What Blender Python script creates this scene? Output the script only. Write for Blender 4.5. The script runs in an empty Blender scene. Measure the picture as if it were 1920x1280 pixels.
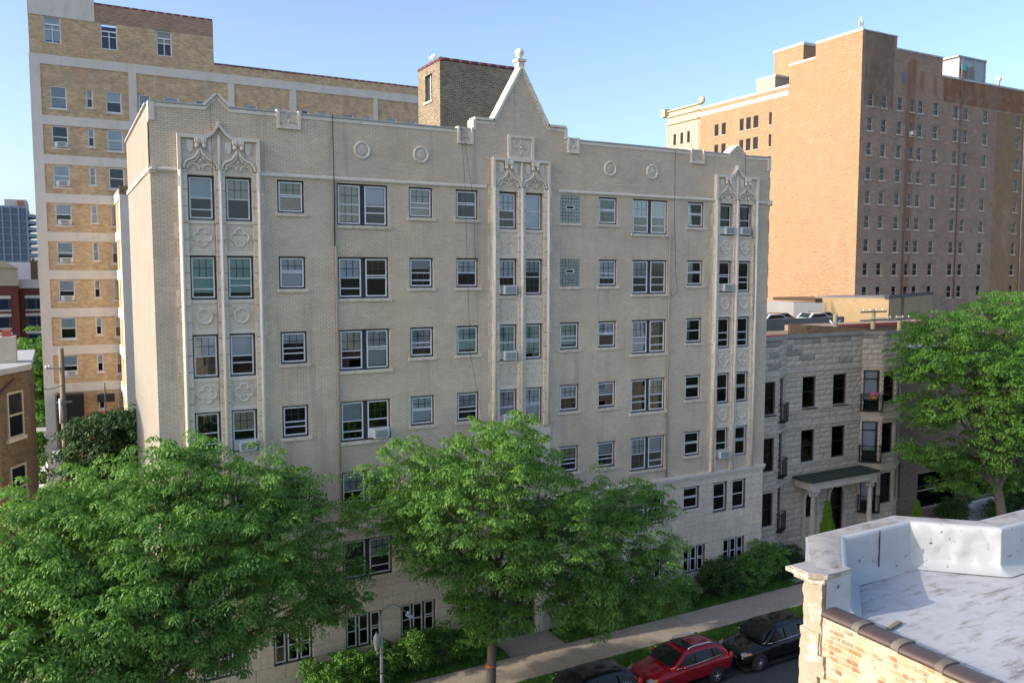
import bpy, math, random
import numpy as np
from mathutils import Matrix, Vector
R = math.radians
random.seed(7); rng = np.random.default_rng(7)
scn = bpy.context.scene
COL = scn.collection

# ------------------------------------------------------------------ camera
cam_d = bpy.data.cameras.new('camera'); cam = bpy.data.objects.new('camera', cam_d)
COL.objects.link(cam); scn.camera = cam
cam_d.sensor_width = 36.0; cam_d.lens = 1549.0 / 1920 * 36; cam_d.clip_start = 0.1; cam_d.clip_end = 6000
YAW, PIT, ROL = 0.50305, 0.079607, -0.001145
fw = Vector((math.sin(YAW) * math.cos(PIT), math.cos(YAW) * math.cos(PIT), -math.sin(PIT)))
rt = Vector((math.cos(YAW), -math.sin(YAW), 0)); up = rt.cross(fw)
r2 = rt * math.cos(ROL) + up * math.sin(ROL); u2 = -rt * math.sin(ROL) + up * math.cos(ROL)
cm = Matrix((r2, u2, -fw)).transposed().to_4x4(); cm.translation = (0, 0, 17.0)
cam.matrix_world = cm

# ------------------------------------------------------------------ sky, sun, exposure
SUN_EL, SUN_AZ = 24.0, 7.0          # sun stands to the left (-X), SUN_AZ degrees behind the facade plane
w = bpy.data.worlds.new('World'); scn.world = w; w.use_nodes = True
nt = w.node_tree; bg = nt.nodes['Background']
sky = nt.nodes.new('ShaderNodeTexSky'); sky.sky_type = 'NISHITA'; sky.sun_disc = False
sky.sun_elevation = R(SUN_EL); sky.sun_rotation = R(-(90 - SUN_AZ))
sky.altitude = 200; sky.air_density = 0.85; sky.dust_density = 3.0; sky.ozone_density = 1.7
nt.links.new(sky.outputs[0], bg.inputs[0]); bg.inputs[1].default_value = 0.147
sl = bpy.data.lights.new('sun', 'SUN'); sl.energy = 2.0; sl.angle = R(0.53); sl.color = (1.0, 0.9, 0.75)
so = bpy.data.objects.new('sun', sl); COL.objects.link(so)
sd = Vector((-math.cos(R(SUN_AZ)) * math.cos(R(SUN_EL)), math.sin(R(SUN_AZ)) * math.cos(R(SUN_EL)), math.sin(R(SUN_EL))))
so.rotation_euler = sd.to_track_quat('Z', 'Y').to_euler(); so.location = sd * 120
scn.view_settings.view_transform = 'Standard'; scn.view_settings.look = 'None'
scn.view_settings.exposure = 1.13; scn.view_settings.gamma = 1.0; scn.view_settings.use_curve_mapping = False

# ------------------------------------------------------------------ object helpers
PW = {}
def link(o, parent=None, world=None):
    world = world or Matrix()
    COL.objects.link(o)
    if parent is not None:
        o.parent = parent; o.matrix_parent_inverse = PW[parent.name].inverted()
    o.matrix_basis = world; PW[o.name] = world.copy()
    return o
def tag(o, label=None, cat=None, group=None, kind=None):
    if label: o['label'] = label
    if cat: o['category'] = cat
    if group: o['group'] = group
    if kind: o['kind'] = kind
    return o
def thing(name, label, cat, loc=(0, 0, 0), rz=0.0, group=None):
    o = bpy.data.objects.new(name, None); o.empty_display_size = 0.3
    link(o, None, Matrix.Translation(loc) @ Matrix.Rotation(rz, 4, 'Z'))
    return tag(o, label, cat, group)
def inst(name, me, parent, loc=(0, 0, 0), rz=0.0, scale=None, rel=False, mat=None):
    """one object using shared mesh data; rel: loc is given in the parent's frame"""
    o = bpy.data.objects.new(name, me)
    m = Matrix.Translation(loc) @ Matrix.Rotation(rz, 4, 'Z')
    if scale: m = m @ Matrix.Diagonal((*scale, 1))
    if rel and parent is not None: m = PW[parent.name] @ m
    link(o, parent, m)
    if mat:
        o.material_slots[0].link = 'OBJECT'; o.material_slots[0].material = mat
    return o

class MB:
    def __init__(s): s.v = []; s.f = []; s.sm = []
    def add(s, vs, fs, smooth=False):
        b = len(s.v); s.v.extend(vs); s.f.extend([tuple(i + b for i in f) for f in fs]); s.sm.extend([smooth] * len(fs)); return s
    def box(s, x0, x1, y0, y1, z0, z1):
        vs = [(x0,y0,z0),(x1,y0,z0),(x1,y1,z0),(x0,y1,z0),(x0,y0,z1),(x1,y0,z1),(x1,y1,z1),(x0,y1,z1)]
        return s.add(vs, [(0,3,2,1),(4,5,6,7),(0,1,5,4),(1,2,6,5),(2,3,7,6),(3,0,4,7)])
    def prism_xz(s, pts, y0, y1):
        n = len(pts)
        a = sum(pts[i][0]*pts[(i+1)%n][1]-pts[(i+1)%n][0]*pts[i][1] for i in range(n))
        if a < 0: pts = pts[::-1]
        vs = [(x, y0, z) for x, z in pts] + [(x, y1, z) for x, z in pts]
        fs = [tuple(range(n)), tuple(range(2*n-1, n-1, -1))] + [(i, i+n, (i+1)%n+n, (i+1)%n) for i in range(n)]
        return s.add(vs, fs)
    def prism_xy(s, pts, z0, z1):
        n = len(pts)
        a = sum(pts[i][0]*pts[(i+1)%n][1]-pts[(i+1)%n][0]*pts[i][1] for i in range(n))
        if a < 0: pts = pts[::-1]
        vs = [(x, y, z0) for x, y in pts] + [(x, y, z1) for x, y in pts]
        fs = [tuple(range(n-1, -1, -1)), tuple(range(n, 2*n))] + [(i, (i+1)%n, (i+1)%n+n, i+n) for i in range(n)]
        return s.add(vs, fs)
    def tube(s, path, rad, n=8, cap=True):
        P = [Vector(p) for p in path]; m = len(P)
        if not hasattr(rad, '__len__'): rad = [rad] * m
        vs = []; fs = []
        t = (P[1] - P[0]).normalized(); u = t.orthogonal().normalized()
        for i in range(m):
            t = (P[min(i+1, m-1)] - P[max(i-1, 0)])
            t = t.normalized() if t.length > 1e-9 else Vector((0, 0, 1))
            u = (u - t * u.dot(t)); u = u.normalized() if u.length > 1e-6 else t.orthogonal().normalized()
            q = t.cross(u)
            for k in range(n):
                a = 2 * math.pi * k / n
                vs.append(tuple(P[i] + (u * math.cos(a) + q * math.sin(a)) * rad[i]))
        for i in range(m - 1):
            for k in range(n):
                fs.append((i*n+k, i*n+(k+1)%n, (i+1)*n+(k+1)%n, (i+1)*n+k))
        s.add(vs, fs, True)
        if cap:
            b = len(s.v) - len(vs)
            s.f.append(tuple(b + k for k in range(n-1, -1, -1))); s.f.append(tuple(b + (m-1)*n + k for k in range(n))); s.sm += [False, False]
        return s
    def lathe(s, c, prof, n=16, axis='z', smooth=True, cap=True):
        """prof: (radius, height) along the axis"""
        vs = []; m = len(prof)
        for r, h in prof:
            for k in range(n):
                a = 2*math.pi*k/n; ca, sa = r*math.cos(a), r*math.sin(a)
                p = (ca, sa, h) if axis == 'z' else ((ca, h, -sa) if axis == 'y' else (h, ca, sa))
                vs.append((c[0]+p[0], c[1]+p[1], c[2]+p[2]))
        fs = [(i*n+k, i*n+(k+1)%n, (i+1)*n+(k+1)%n, (i+1)*n+k) for i in range(m-1) for k in range(n)]
        s.add(vs, fs, smooth); b = len(s.v) - len(vs)
        if cap and prof[0][0] > 1e-6: s.f.append(tuple(b+k for k in range(n-1,-1,-1))); s.sm.append(False)
        if cap and prof[-1][0] > 1e-6: s.f.append(tuple(b+(m-1)*n+k for k in range(n))); s.sm.append(False)
        return s
    def ball(s, c, r, n=10, m=6):
        rr = r if hasattr(r, '__len__') else (r, r, r)
        vs = []; 
        for i in range(m+1):
            t = math.pi*i/m
            for k in range(n):
                a = 2*math.pi*k/n
                vs.append((c[0]+rr[0]*math.sin(t)*math.cos(a), c[1]+rr[1]*math.sin(t)*math.sin(a), c[2]-rr[2]*math.cos(t)))
        return s.add(vs, [(i*n+k, i*n+(k+1)%n, (i+1)*n+(k+1)%n, (i+1)*n+k) for i in range(m) for k in range(n)], True)
    def xform(s, M, start=0):
        for i in range(start, len(s.v)): s.v[i] = tuple(M @ Vector(s.v[i]))
        return s
    def mesh(s, name, mat=None):
        me = bpy.data.meshes.new(name); me.from_pydata(s.v, [], s.f)
        me.polygons.foreach_set('use_smooth', s.sm)
        if mat: me.materials.append(mat)
        me.update(); return me
    def build(s, name, mat, parent=None, label=None, cat=None, kind=None, group=None):
        o = bpy.data.objects.new(name, s.mesh(name, mat)); link(o, parent)
        return tag(o, label, cat, group, kind)

# ------------------------------------------------------------------ materials
MATS = {}
def newmat(name):
    m = bpy.data.materials.new(name); m.use_nodes = True; n = m.node_tree
    b = n.nodes['Principled BSDF']; MATS[name] = m
    return m, n, b
def nd(n, t, **kw):
    x = n.nodes.new(t)
    for k, v in kw.items(): setattr(x, k, v)
    return x
def rgb(c): return (c[0], c[1], c[2], 1.0)
def mixc(n, fac, a, b, mode='MIX'):
    x = nd(n, 'ShaderNodeMix', data_type='RGBA', blend_type=mode)
    for i, v in ((0, fac), (6, a), (7, b)):
        if isinstance(v, (tuple, list)): x.inputs[i].default_value = rgb(v)
        elif isinstance(v, (int, float)): x.inputs[i].default_value = v
        else: n.links.new(v, x.inputs[i])
    return x.outputs[2]
def noise(n, vec, scale, detail=4, rough=.6, lo=.3, hi=.7, stretch=None):
    if stretch:
        mp = nd(n, 'ShaderNodeMapping'); mp.inputs['Scale'].default_value = stretch
        n.links.new(vec, mp.inputs[0]); vec = mp.outputs[0]
    x = nd(n, 'ShaderNodeTexNoise'); x.inputs['Scale'].default_value = scale; x.inputs['Detail'].default_value = detail; x.inputs['Roughness'].default_value = rough
    n.links.new(vec, x.inputs['Vector'])
    mr = nd(n, 'ShaderNodeMapRange'); mr.inputs[1].default_value = lo; mr.inputs[2].default_value = hi
    n.links.new(x.outputs[0], mr.inputs[0]); return mr.outputs[0]
def plain(name, c, rough=.8, c2=None, scale=3.0, metal=0.0, bump=0.0, bscale=30, spec=.4, stretch=None, c3=None, dirt=None, objvar=0.0):
    m, n, b = newmat(name)
    tc = nd(n, 'ShaderNodeNewGeometry').outputs['Position']
    col = None
    if c2 is not None: col = mixc(n, noise(n, tc, scale, 5, .65, .3, .7, stretch), c, c2)
    if c3 is not None: col = mixc(n, noise(n, tc, scale * 4.3, 4, .6, .5, .72), col if col is not None else c, c3)
    if dirt is not None:
        dc, ds, lo, hi = dirt
        col = mixc(n, noise(n, tc, ds, 6, .7, lo, hi, stretch), col if col is not None else c, dc)
    if objvar:
        oi = nd(n, 'ShaderNodeObjectInfo'); mr = nd(n, 'ShaderNodeMapRange'); mr.inputs[3].default_value = 1-objvar; mr.inputs[4].default_value = 1+objvar
        n.links.new(oi.outputs['Random'], mr.inputs[0])
        hs = nd(n, 'ShaderNodeHueSaturation'); n.links.new(mr.outputs[0], hs.inputs['Value'])
        if col is None: hs.inputs['Color'].default_value = rgb(c)
        else: n.links.new(col, hs.inputs['Color'])
        col = hs.outputs[0]
    if col is None: b.inputs['Base Color'].default_value = rgb(c)
    else: n.links.new(col, b.inputs['Base Color'])
    b.inputs['Roughness'].default_value = rough; b.inputs['Metallic'].default_value = metal; b.inputs['Specular IOR Level'].default_value = spec
    if bump:
        bp = nd(n, 'ShaderNodeBump'); bp.inputs['Strength'].default_value = bump; bp.inputs['Distance'].default_value = .02
        n.links.new(noise(n, tc, bscale, 5, .65, 0, 1), bp.inputs['Height']); n.links.new(bp.outputs[0], b.inputs['Normal'])
    return m
def brickmat(name, c1, c2, mortar, bw=.215, bh=.067, ms=.009, stain=None, stain2=None, tone=(.8, 1.15), mask=None, bump=.5, sscale=.25, streak=None):
    m, n, b = newmat(name)
    g = nd(n, 'ShaderNodeNewGeometry'); pos = g.outputs['Position']
    sp = nd(n, 'ShaderNodeSeparateXYZ'); n.links.new(pos, sp.inputs[0])
    sn = nd(n, 'ShaderNodeSeparateXYZ'); n.links.new(g.outputs['True Normal'], sn.inputs[0])
    ab = nd(n, 'ShaderNodeMath', operation='ABSOLUTE'); n.links.new(sn.outputs[0], ab.inputs[0])
    gt = nd(n, 'ShaderNodeMath', operation='GREATER_THAN'); gt.inputs[1].default_value = .72; n.links.new(ab.outputs[0], gt.inputs[0])
    mu = nd(n, 'ShaderNodeMix', data_type='FLOAT'); n.links.new(gt.outputs[0], mu.inputs[0]); n.links.new(sp.outputs[0], mu.inputs[2]); n.links.new(sp.outputs[1], mu.inputs[3])
    cb = nd(n, 'ShaderNodeCombineXYZ'); n.links.new(mu.outputs[0], cb.inputs[0]); n.links.new(sp.outputs[2], cb.inputs[1])
    br = nd(n, 'ShaderNodeTexBrick'); n.links.new(cb.outputs[0], br.inputs['Vector'])
    br.inputs['Scale'].default_value = 1; br.inputs['Brick Width'].default_value = bw; br.inputs['Row Height'].default_value = bh
    br.inputs['Mortar Size'].default_value = ms; br.inputs['Mortar Smooth'].default_value = .15; br.inputs['Bias'].default_value = 0
    br.inputs['Color1'].default_value = rgb(c1); br.inputs['Color2'].default_value = rgb(c2); br.inputs['Mortar'].default_value = rgb(mortar)
    col = br.outputs[0]
    if mask:                                   # differently coloured brick beyond a line x = mask[0]
        for (x0, x1, z0, z1, cc) in mask:
            f = None
            for out, v, op in ((sp.outputs[0], x0, 'GREATER_THAN'), (sp.outputs[0], x1, 'LESS_THAN'), (sp.outputs[2], z0, 'GREATER_THAN'), (sp.outputs[2], z1, 'LESS_THAN')):
                q = nd(n, 'ShaderNodeMath', operation=op); n.links.new(out, q.inputs[0]); q.inputs[1].default_value = v
                if f is None: f = q.outputs[0]
                else:
                    k = nd(n, 'ShaderNodeMath', operation='MULTIPLY'); n.links.new(f, k.inputs[0]); n.links.new(q.outputs[0], k.inputs[1]); f = k.outputs[0]
            k = nd(n, 'ShaderNodeMath', operation='MULTIPLY'); n.links.new(f, k.inputs[0]); n.links.new(noise(n, pos, .9, 4, .6, .2, .5), k.inputs[1])
            col = mixc(n, k.outputs[0], col, cc)
    if stain: col = mixc(n, noise(n, pos, sscale, 6, .7, .48, .78), col, stain)
    if stain2: col = mixc(n, noise(n, pos, sscale*1.7, 6, .7, .52, .75, (1, 1, .35)), col, stain2)
    if streak:
        f_ = noise(n, pos, 1.0, 5, .65, .56, .86, (1.9, 1.9, .13)); col = mixc(n, f_, col, streak)
        col = mixc(n, noise(n, pos, 7.0, 2, .5, .66, .72, (1, 1, 3)), col, (c2[0]*1.08, c2[1]*1.06, c2[2]*1.05))
    t = noise(n, pos, sscale*3.1, 5, .7, .25, .75)
    mr = nd(n, 'ShaderNodeMapRange'); mr.inputs[3].default_value = tone[0]; mr.inputs[4].default_value = tone[1]; n.links.new(t, mr.inputs[0])
    hs = nd(n, 'ShaderNodeHueSaturation'); n.links.new(col, hs.inputs['Color']); n.links.new(mr.outputs[0], hs.inputs['Value'])
    n.links.new(hs.outputs[0], b.inputs['Base Color']); b.inputs['Roughness'].default_value = .88; b.inputs['Specular IOR Level'].default_value = .25
    bp = nd(n, 'ShaderNodeBump', invert=True); bp.inputs['Strength'].default_value = bump; bp.inputs['Distance'].default_value = .012
    n.links.new(br.outputs['Fac'], bp.inputs['Height']); n.links.new(bp.outputs[0], b.inputs['Normal'])
    return m
def glassmat(name, tint=(.93, .95, .97), rough=.0, refl=.0):
    m, n, b = newmat(name); n.nodes.remove(b)
    out = n.nodes['Material Output']
    tr = nd(n, 'ShaderNodeBsdfTransparent'); tr.inputs[0].default_value = rgb(tint)
    gl = nd(n, 'ShaderNodeBsdfGlossy'); gl.inputs['Roughness'].default_value = rough
    fr = nd(n, 'ShaderNodeFresnel'); fr.inputs[0].default_value = 1.52
    ad = nd(n, 'ShaderNodeMath', operation='MULTIPLY_ADD'); ad.inputs[1].default_value = 1.05; ad.inputs[2].default_value = refl; ad.use_clamp = True
    n.links.new(fr.outputs[0], ad.inputs[0])
    mx = nd(n, 'ShaderNodeMixShader'); n.links.new(ad.outputs[0], mx.inputs[0]); n.links.new(tr.outputs[0], mx.inputs[1]); n.links.new(gl.outputs[0], mx.inputs[2])
    n.links.new(mx.outputs[0], out.inputs[0]); return m
def leafmat(name, c, c2, c3, scale=.8, trans=.35):
    m, n, b = newmat(name)
    pos = nd(n, 'ShaderNodeNewGeometry').outputs['Position']
    col = mixc(n, noise(n, pos, scale, 3, .6, .35, .65), c, c2)
    col = mixc(n, noise(n, pos, scale*9, 3, .6, .55, .8), col, c3)
    n.links.new(col, b.inputs['Base Color']); b.inputs['Roughness'].default_value = .55; b.inputs['Specular IOR Level'].default_value = .35
    t = nd(n, 'ShaderNodeBsdfTranslucent')
    hs = nd(n, 'ShaderNodeHueSaturation'); hs.inputs['Saturation'].default_value = 1.1; hs.inputs['Value'].default_value = 1.25; n.links.new(col, hs.inputs['Color']); n.links.new(hs.outputs[0], t.inputs[0])
    mx = nd(n, 'ShaderNodeMixShader'); mx.inputs[0].default_value = trans
    n.links.new(b.outputs[0], mx.inputs[1]); n.links.new(t.outputs[0], mx.inputs[2]); n.links.new(mx.outputs[0], n.nodes['Material Output'].inputs[0])
    return m

BUFF = brickmat('buff_brick', (.685, .555, .405), (.775, .635, .475), (.44, .355, .27), bw=.245, bh=.086, ms=.010, stain=(.61, .50, .41), stain2=(.66, .505, .335), tone=(.84, 1.12), bump=.6, streak=(.36, .30, .24))
LIME = plain('limestone', (.78, .665, .525), .85, (.66, .56, .445), 1.6, bump=.25, bscale=40, c3=(.50, .435, .36), objvar=.07, stretch=(1, 1, .5))
LIME2 = plain('pale_limestone', (.78, .69, .575), .85, (.68, .60, .50), 1.2, bump=.2, bscale=40, dirt=((.36, .32, .27), 1.3, .58, .8), stretch=(1, 1, .4))
JOINT = plain('dark_mortar', (.20, .18, .155), .95)
COPING = plain('coping_metal', (.52, .52, .52), .6, (.40, .40, .41), 1.5, dirt=((.18, .18, .18), 2.2, .55, .8))
TANB = brickmat('tan_brick', (.70, .51, .29), (.46, .325, .185), (.52, .415, .285), bw=.30, bh=.105, stain=(.42, .33, .23), stain2=(.54, .32, .19), tone=(.72, 1.2), ms=.014, sscale=.5)
REDTOP = brickmat('reddish_brick', (.44, .24, .155), (.26, .15, .11), (.44, .35, .28), bw=.3, bh=.105, ms=.016, tone=(.8, 1.15))
CONC = plain('painted_concrete', (.68, .63, .56), .85, (.60, .56, .50), .7, dirt=((.48, .45, .40), 1.4, .55, .85), stretch=(1, 1, .5), bump=.1)
DARKB = brickmat('smoky_brick', (.26, .20, .13), (.10, .08, .06), (.38, .325, .25), bw=.27, bh=.10, ms=.017, tone=(.78, 1.15))
ORB = brickmat('orange_brick', (.40, .25, .145), (.30, .17, .095), (.38, .265, .17), bw=.55, bh=.19, ms=.03, stain=(.37, .225, .13), stain2=(.39, .255, .155), tone=(.90, 1.06), sscale=.2, bump=.3)
BRB = brickmat('sooty_brick', (.40, .265, .185), (.24, .17, .13), (.31, .24, .195), bw=.5, bh=.17, ms=.03, stain=(.26, .185, .145), stain2=(.38, .25, .17), tone=(.84, 1.16), sscale=.22, bump=.2,
    mask=[(115.5, 140, -5, 39.6, (.27, .18, .09)), (96.3, 97.9, 12, 44.5, (.27, .15, .085)), (88.0, 93.5, 38, 47, (.20, .14, .10)), (103.5, 140, 39.8, 44, (.25, .12, .065)), (94.9, 96, 40.5, 42.5, (.26, .16, .1)), (98.6, 99.6, 40.5, 43.2, (.26, .15, .1)), (101.3, 102.2, 40.3, 42.9, (.26, .15, .1))])
LOWB = brickmat('ochre_brick', (.46, .33, .18), (.40, .28, .15), (.36, .28, .18), bw=.3, bh=.1, tone=(.85, 1.1))
CREAM = plain('cream_stone', (.50, .43, .32), .8, (.43, .37, .275), .5)
REDB = brickmat('red_brick', (.20, .055, .04), (.16, .045, .035), (.17, .09, .07), tone=(.85, 1.1), ms=.006)
OLDB = brickmat('old_brown_brick', (.23, .155, .085), (.085, .062, .043), (.27, .21, .14), bw=.25, bh=.09, ms=.016, stain=(.21, .12, .065), tone=(.75, 1.2))
SUNOCH = plain('sun_tinted_ochre', (.36, .21, .09), .8, (.29, .165, .07), 1.0)  # warm ochre stands in for sunlight on the old house front
GREY = plain('greystone', (.64, .54, .43), .9, (.53, .445, .355), 1.0, bump=.6, bscale=14, c3=(.43, .375, .315), objvar=.06)
GREYS = plain('dressed_greystone', (.62, .54, .45), .88, (.52, .455, .38), 1.0, bump=.2, bscale=25, dirt=((.2, .185, .165), .9, .55, .8))
GREYD = plain('sooty_greystone', (.40, .355, .305), .9, (.31, .275, .24), 1.2, bump=.6, bscale=14, objvar=.12)
WHITE = plain('white_aluminium', (.80, .81, .82), .4, (.72, .73, .74), 2.0)
DARKF = plain('dark_frame_paint', (.022, .024, .032), .55, (.05, .05, .06), 6)
MUNT = plain('muntin_bars', (.10, .105, .11), .6)
BLACK = plain('black_metal', (.012, .012, .013), .5)
DARKIN = plain('dark_interior', (.018, .018, .02), .95)
GLASS = glassmat('window_glass')
GLASS2 = glassmat('tinted_window_glass', (.84, .93, .92), refl=.02)
CARGL = glassmat('car_glass', (.18, .22, .21), refl=.02)
BL = [plain('white_blind', (.84, .85, .86), .8), plain('cream_blind', (.78, .68, .52), .8), plain('grey_blind', (.52, .54, .56), .8), plain('teal_blind', (.68, .78, .76), .8), plain('tan_curtain', (.66, .48, .28), .85, (.74, .6, .4), 6), plain('red_curtain', (.22, .04, .05), .85)]
ACW = plain('air_conditioner_casing', (.68, .68, .66), .5, (.58, .58, .56), 4)
ACG = plain('air_conditioner_grille', (.26, .27, .29), .6)
CABLE = plain('cable_rubber', (.03, .03, .032), .6)
PIPE = plain('downpipe_paint', (.42, .38, .31), .6, (.34, .3, .25), 3)
ASPH = plain('asphalt', (.055, .056, .06), .9, (.042, .043, .047), 1.2, bump=.4, bscale=60, c3=(.075, .075, .078))
SIDEW = plain('sidewalk_concrete', (.42, .345, .265), .9, (.36, .30, .235), 1.2, bump=.25, bscale=50, objvar=.07, c3=(.29, .245, .195), dirt=((.2, .175, .14), 2.0, .62, .8))
KERB = plain('kerb_concrete', (.33, .31, .27), .9, (.26, .245, .22), 2)
SOIL = plain('soil_and_lawn', (.045, .06, .022), .95, (.06, .05, .03), 1.5, bump=.5, bscale=30)
GRASSM = leafmat('grass_blades', (.11, .25, .04), (.075, .18, .03), (.16, .30, .055), 1.2, .25)
LEAF = leafmat('honeylocust_leaves', (.112, .245, .05), (.16, .315, .058), (.30, .39, .085), .6, .36)
LEAFR = leafmat('bright_locust_leaves', (.125, .275, .045), (.092, .21, .038), (.25, .38, .065), .5, .36)
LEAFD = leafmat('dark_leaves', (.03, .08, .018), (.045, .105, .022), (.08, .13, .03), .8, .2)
LEAFS = leafmat('shrub_leaves', (.11, .27, .04), (.07, .175, .032), (.20, .36, .055), 1.4, .25)
CONIF = leafmat('arborvitae_needles', (.22, .38, .045), (.15, .28, .035), (.32, .45, .07), 2.0, .3)
BARK = plain('bark', (.15, .125, .095), .95, (.095, .08, .062), 5, bump=.6, bscale=18, stretch=(1, 1, .25))
WOODP = plain('pole_wood', (.27, .225, .14), .9, (.19, .155, .1), 3, stretch=(1, 1, .1))

# ------------------------------------------------------------------ building helpers
def wall_open(mb, axis, f, u0, u1, z0, z1, ops, depth, inward=1):
    """wall face at axis-plane f between u0..u1, z0..z1 with openings (ua,ub,za,zb) and reveals going inward*depth"""
    us = sorted({u0, u1, *[o[0] for o in ops], *[o[1] for o in ops]}); us = [u for u in us if u0 <= u <= u1]
    zs = sorted({z0, z1, *[o[2] for o in ops], *[o[3] for o in ops]}); zs = [z for z in zs if z0 <= z <= z1]
    def P(u, d, z): return (u, f + d, z) if axis == 'y' else (f + d, u, z)
    for j in range(len(zs) - 1):
        run = None
        for i in range(len(us) - 1):
            uc, zc = (us[i]+us[i+1])/2, (zs[j]+zs[j+1])/2
            hole = any(o[0] < uc < o[1] and o[2] < zc < o[3] for o in ops)
            if not hole and run is None: run = us[i]
            if run is not None and (hole or i == len(us) - 2):
                e = us[i] if hole else us[i+1]
                mb.add([P(run,0,zs[j]), P(e,0,zs[j]), P(e,0,zs[j+1]), P(run,0,zs[j+1])], [(0,1,2,3)]); run = None
    d = depth * inward
    for a, b, c, e in ops:
        mb.add([P(a,0,c),P(b,0,c),P(b,0,e),P(a,0,e),P(a,d,c),P(b,d,c),P(b,d,e),P(a,d,e)], [(0,1,5,4),(1,2,6,5),(2,3,7,6),(3,0,4,7)])
def ring(mb, x0, x1, z0, z1, t, y0, y1, tb=None):
    tb = tb or t
    mb.box(x0, x0+t, y0, y1, z0, z1); mb.box(x1-t, x1, y0, y1, z0, z1)
    mb.box(x0+t, x1-t, y0, y1, z1-t, z1); mb.box(x0+t, x1-t, y0, y1, z0, z0+tb)
_mc = {}
def cached(key, fn):
    if key not in _mc: _mc[key] = fn()
    return _mc[key]
def sash_mesh(w, h, rails):
    def f():
        m = MB(); ring(m, -w/2, w/2, 0, h, .052, -.03, .015)
        for r in rails: m.box(-w/2+.052, w/2-.052, -.028, .012, h*r-.022, h*r+.022)
        return m.mesh('sash_frame', WHITE)
    return cached(('sash', round(w,2), round(h,2), rails), f)
def pane_mesh(w, h, mat):
    return cached(('pane', round(w,3), round(h,3), mat.name), lambda: MB().box(-w/2, w/2, -.003, .003, 0, h).mesh('pane', mat))
def muntin_mesh(w, h, nx, ny):
    def f():
        m = MB()
        for i in range(1, nx): m.box(-w/2+w*i/nx-.012, -w/2+w*i/nx+.012, -.01, .01, 0, h)
        for j in range(1, ny): m.box(-w/2, w/2, -.013, .007, h*j/ny-.012, h*j/ny+.012)
        return m.mesh('muntin', MUNT)
    return cached(('munt', round(w,2), round(h,2), nx, ny), f)
def sash_unit(win, cx, y, z0, w, h, rails=(.5,), top=True, bot=False, blind=None, bmat=None, glass=None, rz=0.0, off=0.0):
    """white storm sash with two panes, inner muntins and a blind, inside window `win`; all located in the frame of a wall rotated rz"""
    M0 = Matrix.Rotation(rz, 3, 'Z')
    base = Vector((cx, y, z0))
    def L(dx, dy, dz): return tuple(base + M0 @ Vector((dx, dy, dz)))
    inst('sash_frame', sash_mesh(w, h, rails), win, L(0, 0, 0), rz)
    gm = glass or GLASS; mid = rails[0]; iw = w - .104
    inst('pane', pane_mesh(iw, h*(1-mid)-.074, gm), win, L(0, -.012, h*mid+.022), rz)
    inst('pane', pane_mesh(iw, h*mid-.074, gm), win, L(0, -.004, .052), rz)
    if top: inst('muntin', muntin_mesh(iw, h*(1-mid)-.074, 3, 2), win, L(0, .04, h*mid+.022), rz)
    if bot: inst('muntin', muntin_mesh(iw, h*mid-.074, 3, 2), win, L(0, .04, .052), rz)
    if blind:
        bh = (h-.1) * blind
        me = cached(('blind', round(iw,2), round(bh,2), bmat.name), lambda: MB().box(-iw/2-.02, iw/2+.02, 0, .012, -bh, 0).mesh('blind', bmat))
        inst('blind', me, win, L(0, .075, h-.05), rz)
def frame_mesh(w, h, t=.065, mull=0, d0=-.045, d1=.12, mat=None):
    def f():
        m = MB(); ring(m, -w/2, w/2, 0, h, t, d0, d1)
        if mull: m.box(-mull/2, mull/2, d0-.01, d1, t, h-t)
        return m.mesh('window', mat or DARKF)
    return cached(('frame', round(w,2), round(h,2), t, mull, (mat or DARKF).name), f)
SILLM = {}
def sill(win, cx, y, z, w, mat=None):
    me = cached(('sill', round(w,2), (mat or LIME).name), lambda: MB().box(-w/2, w/2, -.07, .10, -.13, 0).mesh('sill', mat or LIME))
    inst('sill', me, win, (cx, y, z))
def cut(u0, u1, ops, za, zb):
    """parts of u0..u1 not covered by an opening that reaches into za..zb"""
    iv = [(u0, u1)]
    for a, b, c, e in ops:
        if min(e, zb) - max(c, za) > .04:
            nv = []
            for p, q in iv:
                if b <= p or a >= q: nv.append((p, q)); continue
                if a > p: nv.append((p, a))
                if b < q: nv.append((b, q))
            iv = nv
    return [(p, q) for p, q in iv if q - p > .06]
def rock_mesh(k, mat, rough=.5, key='rock'):
    """unit block 0..1 x 0..1 with a pillowed, uneven front towards -y (depth in units)"""
    def f():
        r = random.Random(k * 13 + 5); nx, nz = 4, 3; vs = []; fs = []
        for j in range(nz + 1):
            for i in range(nx + 1):
                u, v = i/nx, j/nz; e = i in (0, nx) or j in (0, nz)
                y = -.35 - (0 if e else rough * r.uniform(.4, 1.0))
                vs.append((u + (0 if e else r.uniform(-.05, .05)), y, v + (0 if e else r.uniform(-.06, .06))))
        for j in range(nz):
            for i in range(nx):
                a = j*(nx+1)+i; fs.append((a, a+1, a+nx+2, a+nx+1))
        b = len(vs); vs += [(0,0,0),(1,0,0),(1,0,1),(0,0,1),(0,-.35,0),(1,-.35,0),(1,-.35,1),(0,-.35,1)]
        fs += [(b,b+4,b+5,b+1)[::-1], (b+1,b+5,b+6,b+2)[::-1], (b+2,b+6,b+7,b+3)[::-1], (b+3,b+7,b+4,b)[::-1]]
        return MB().add(vs, fs).mesh('stone_block', mat)
    return cached((key, k, mat.name, rough), f)
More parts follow.
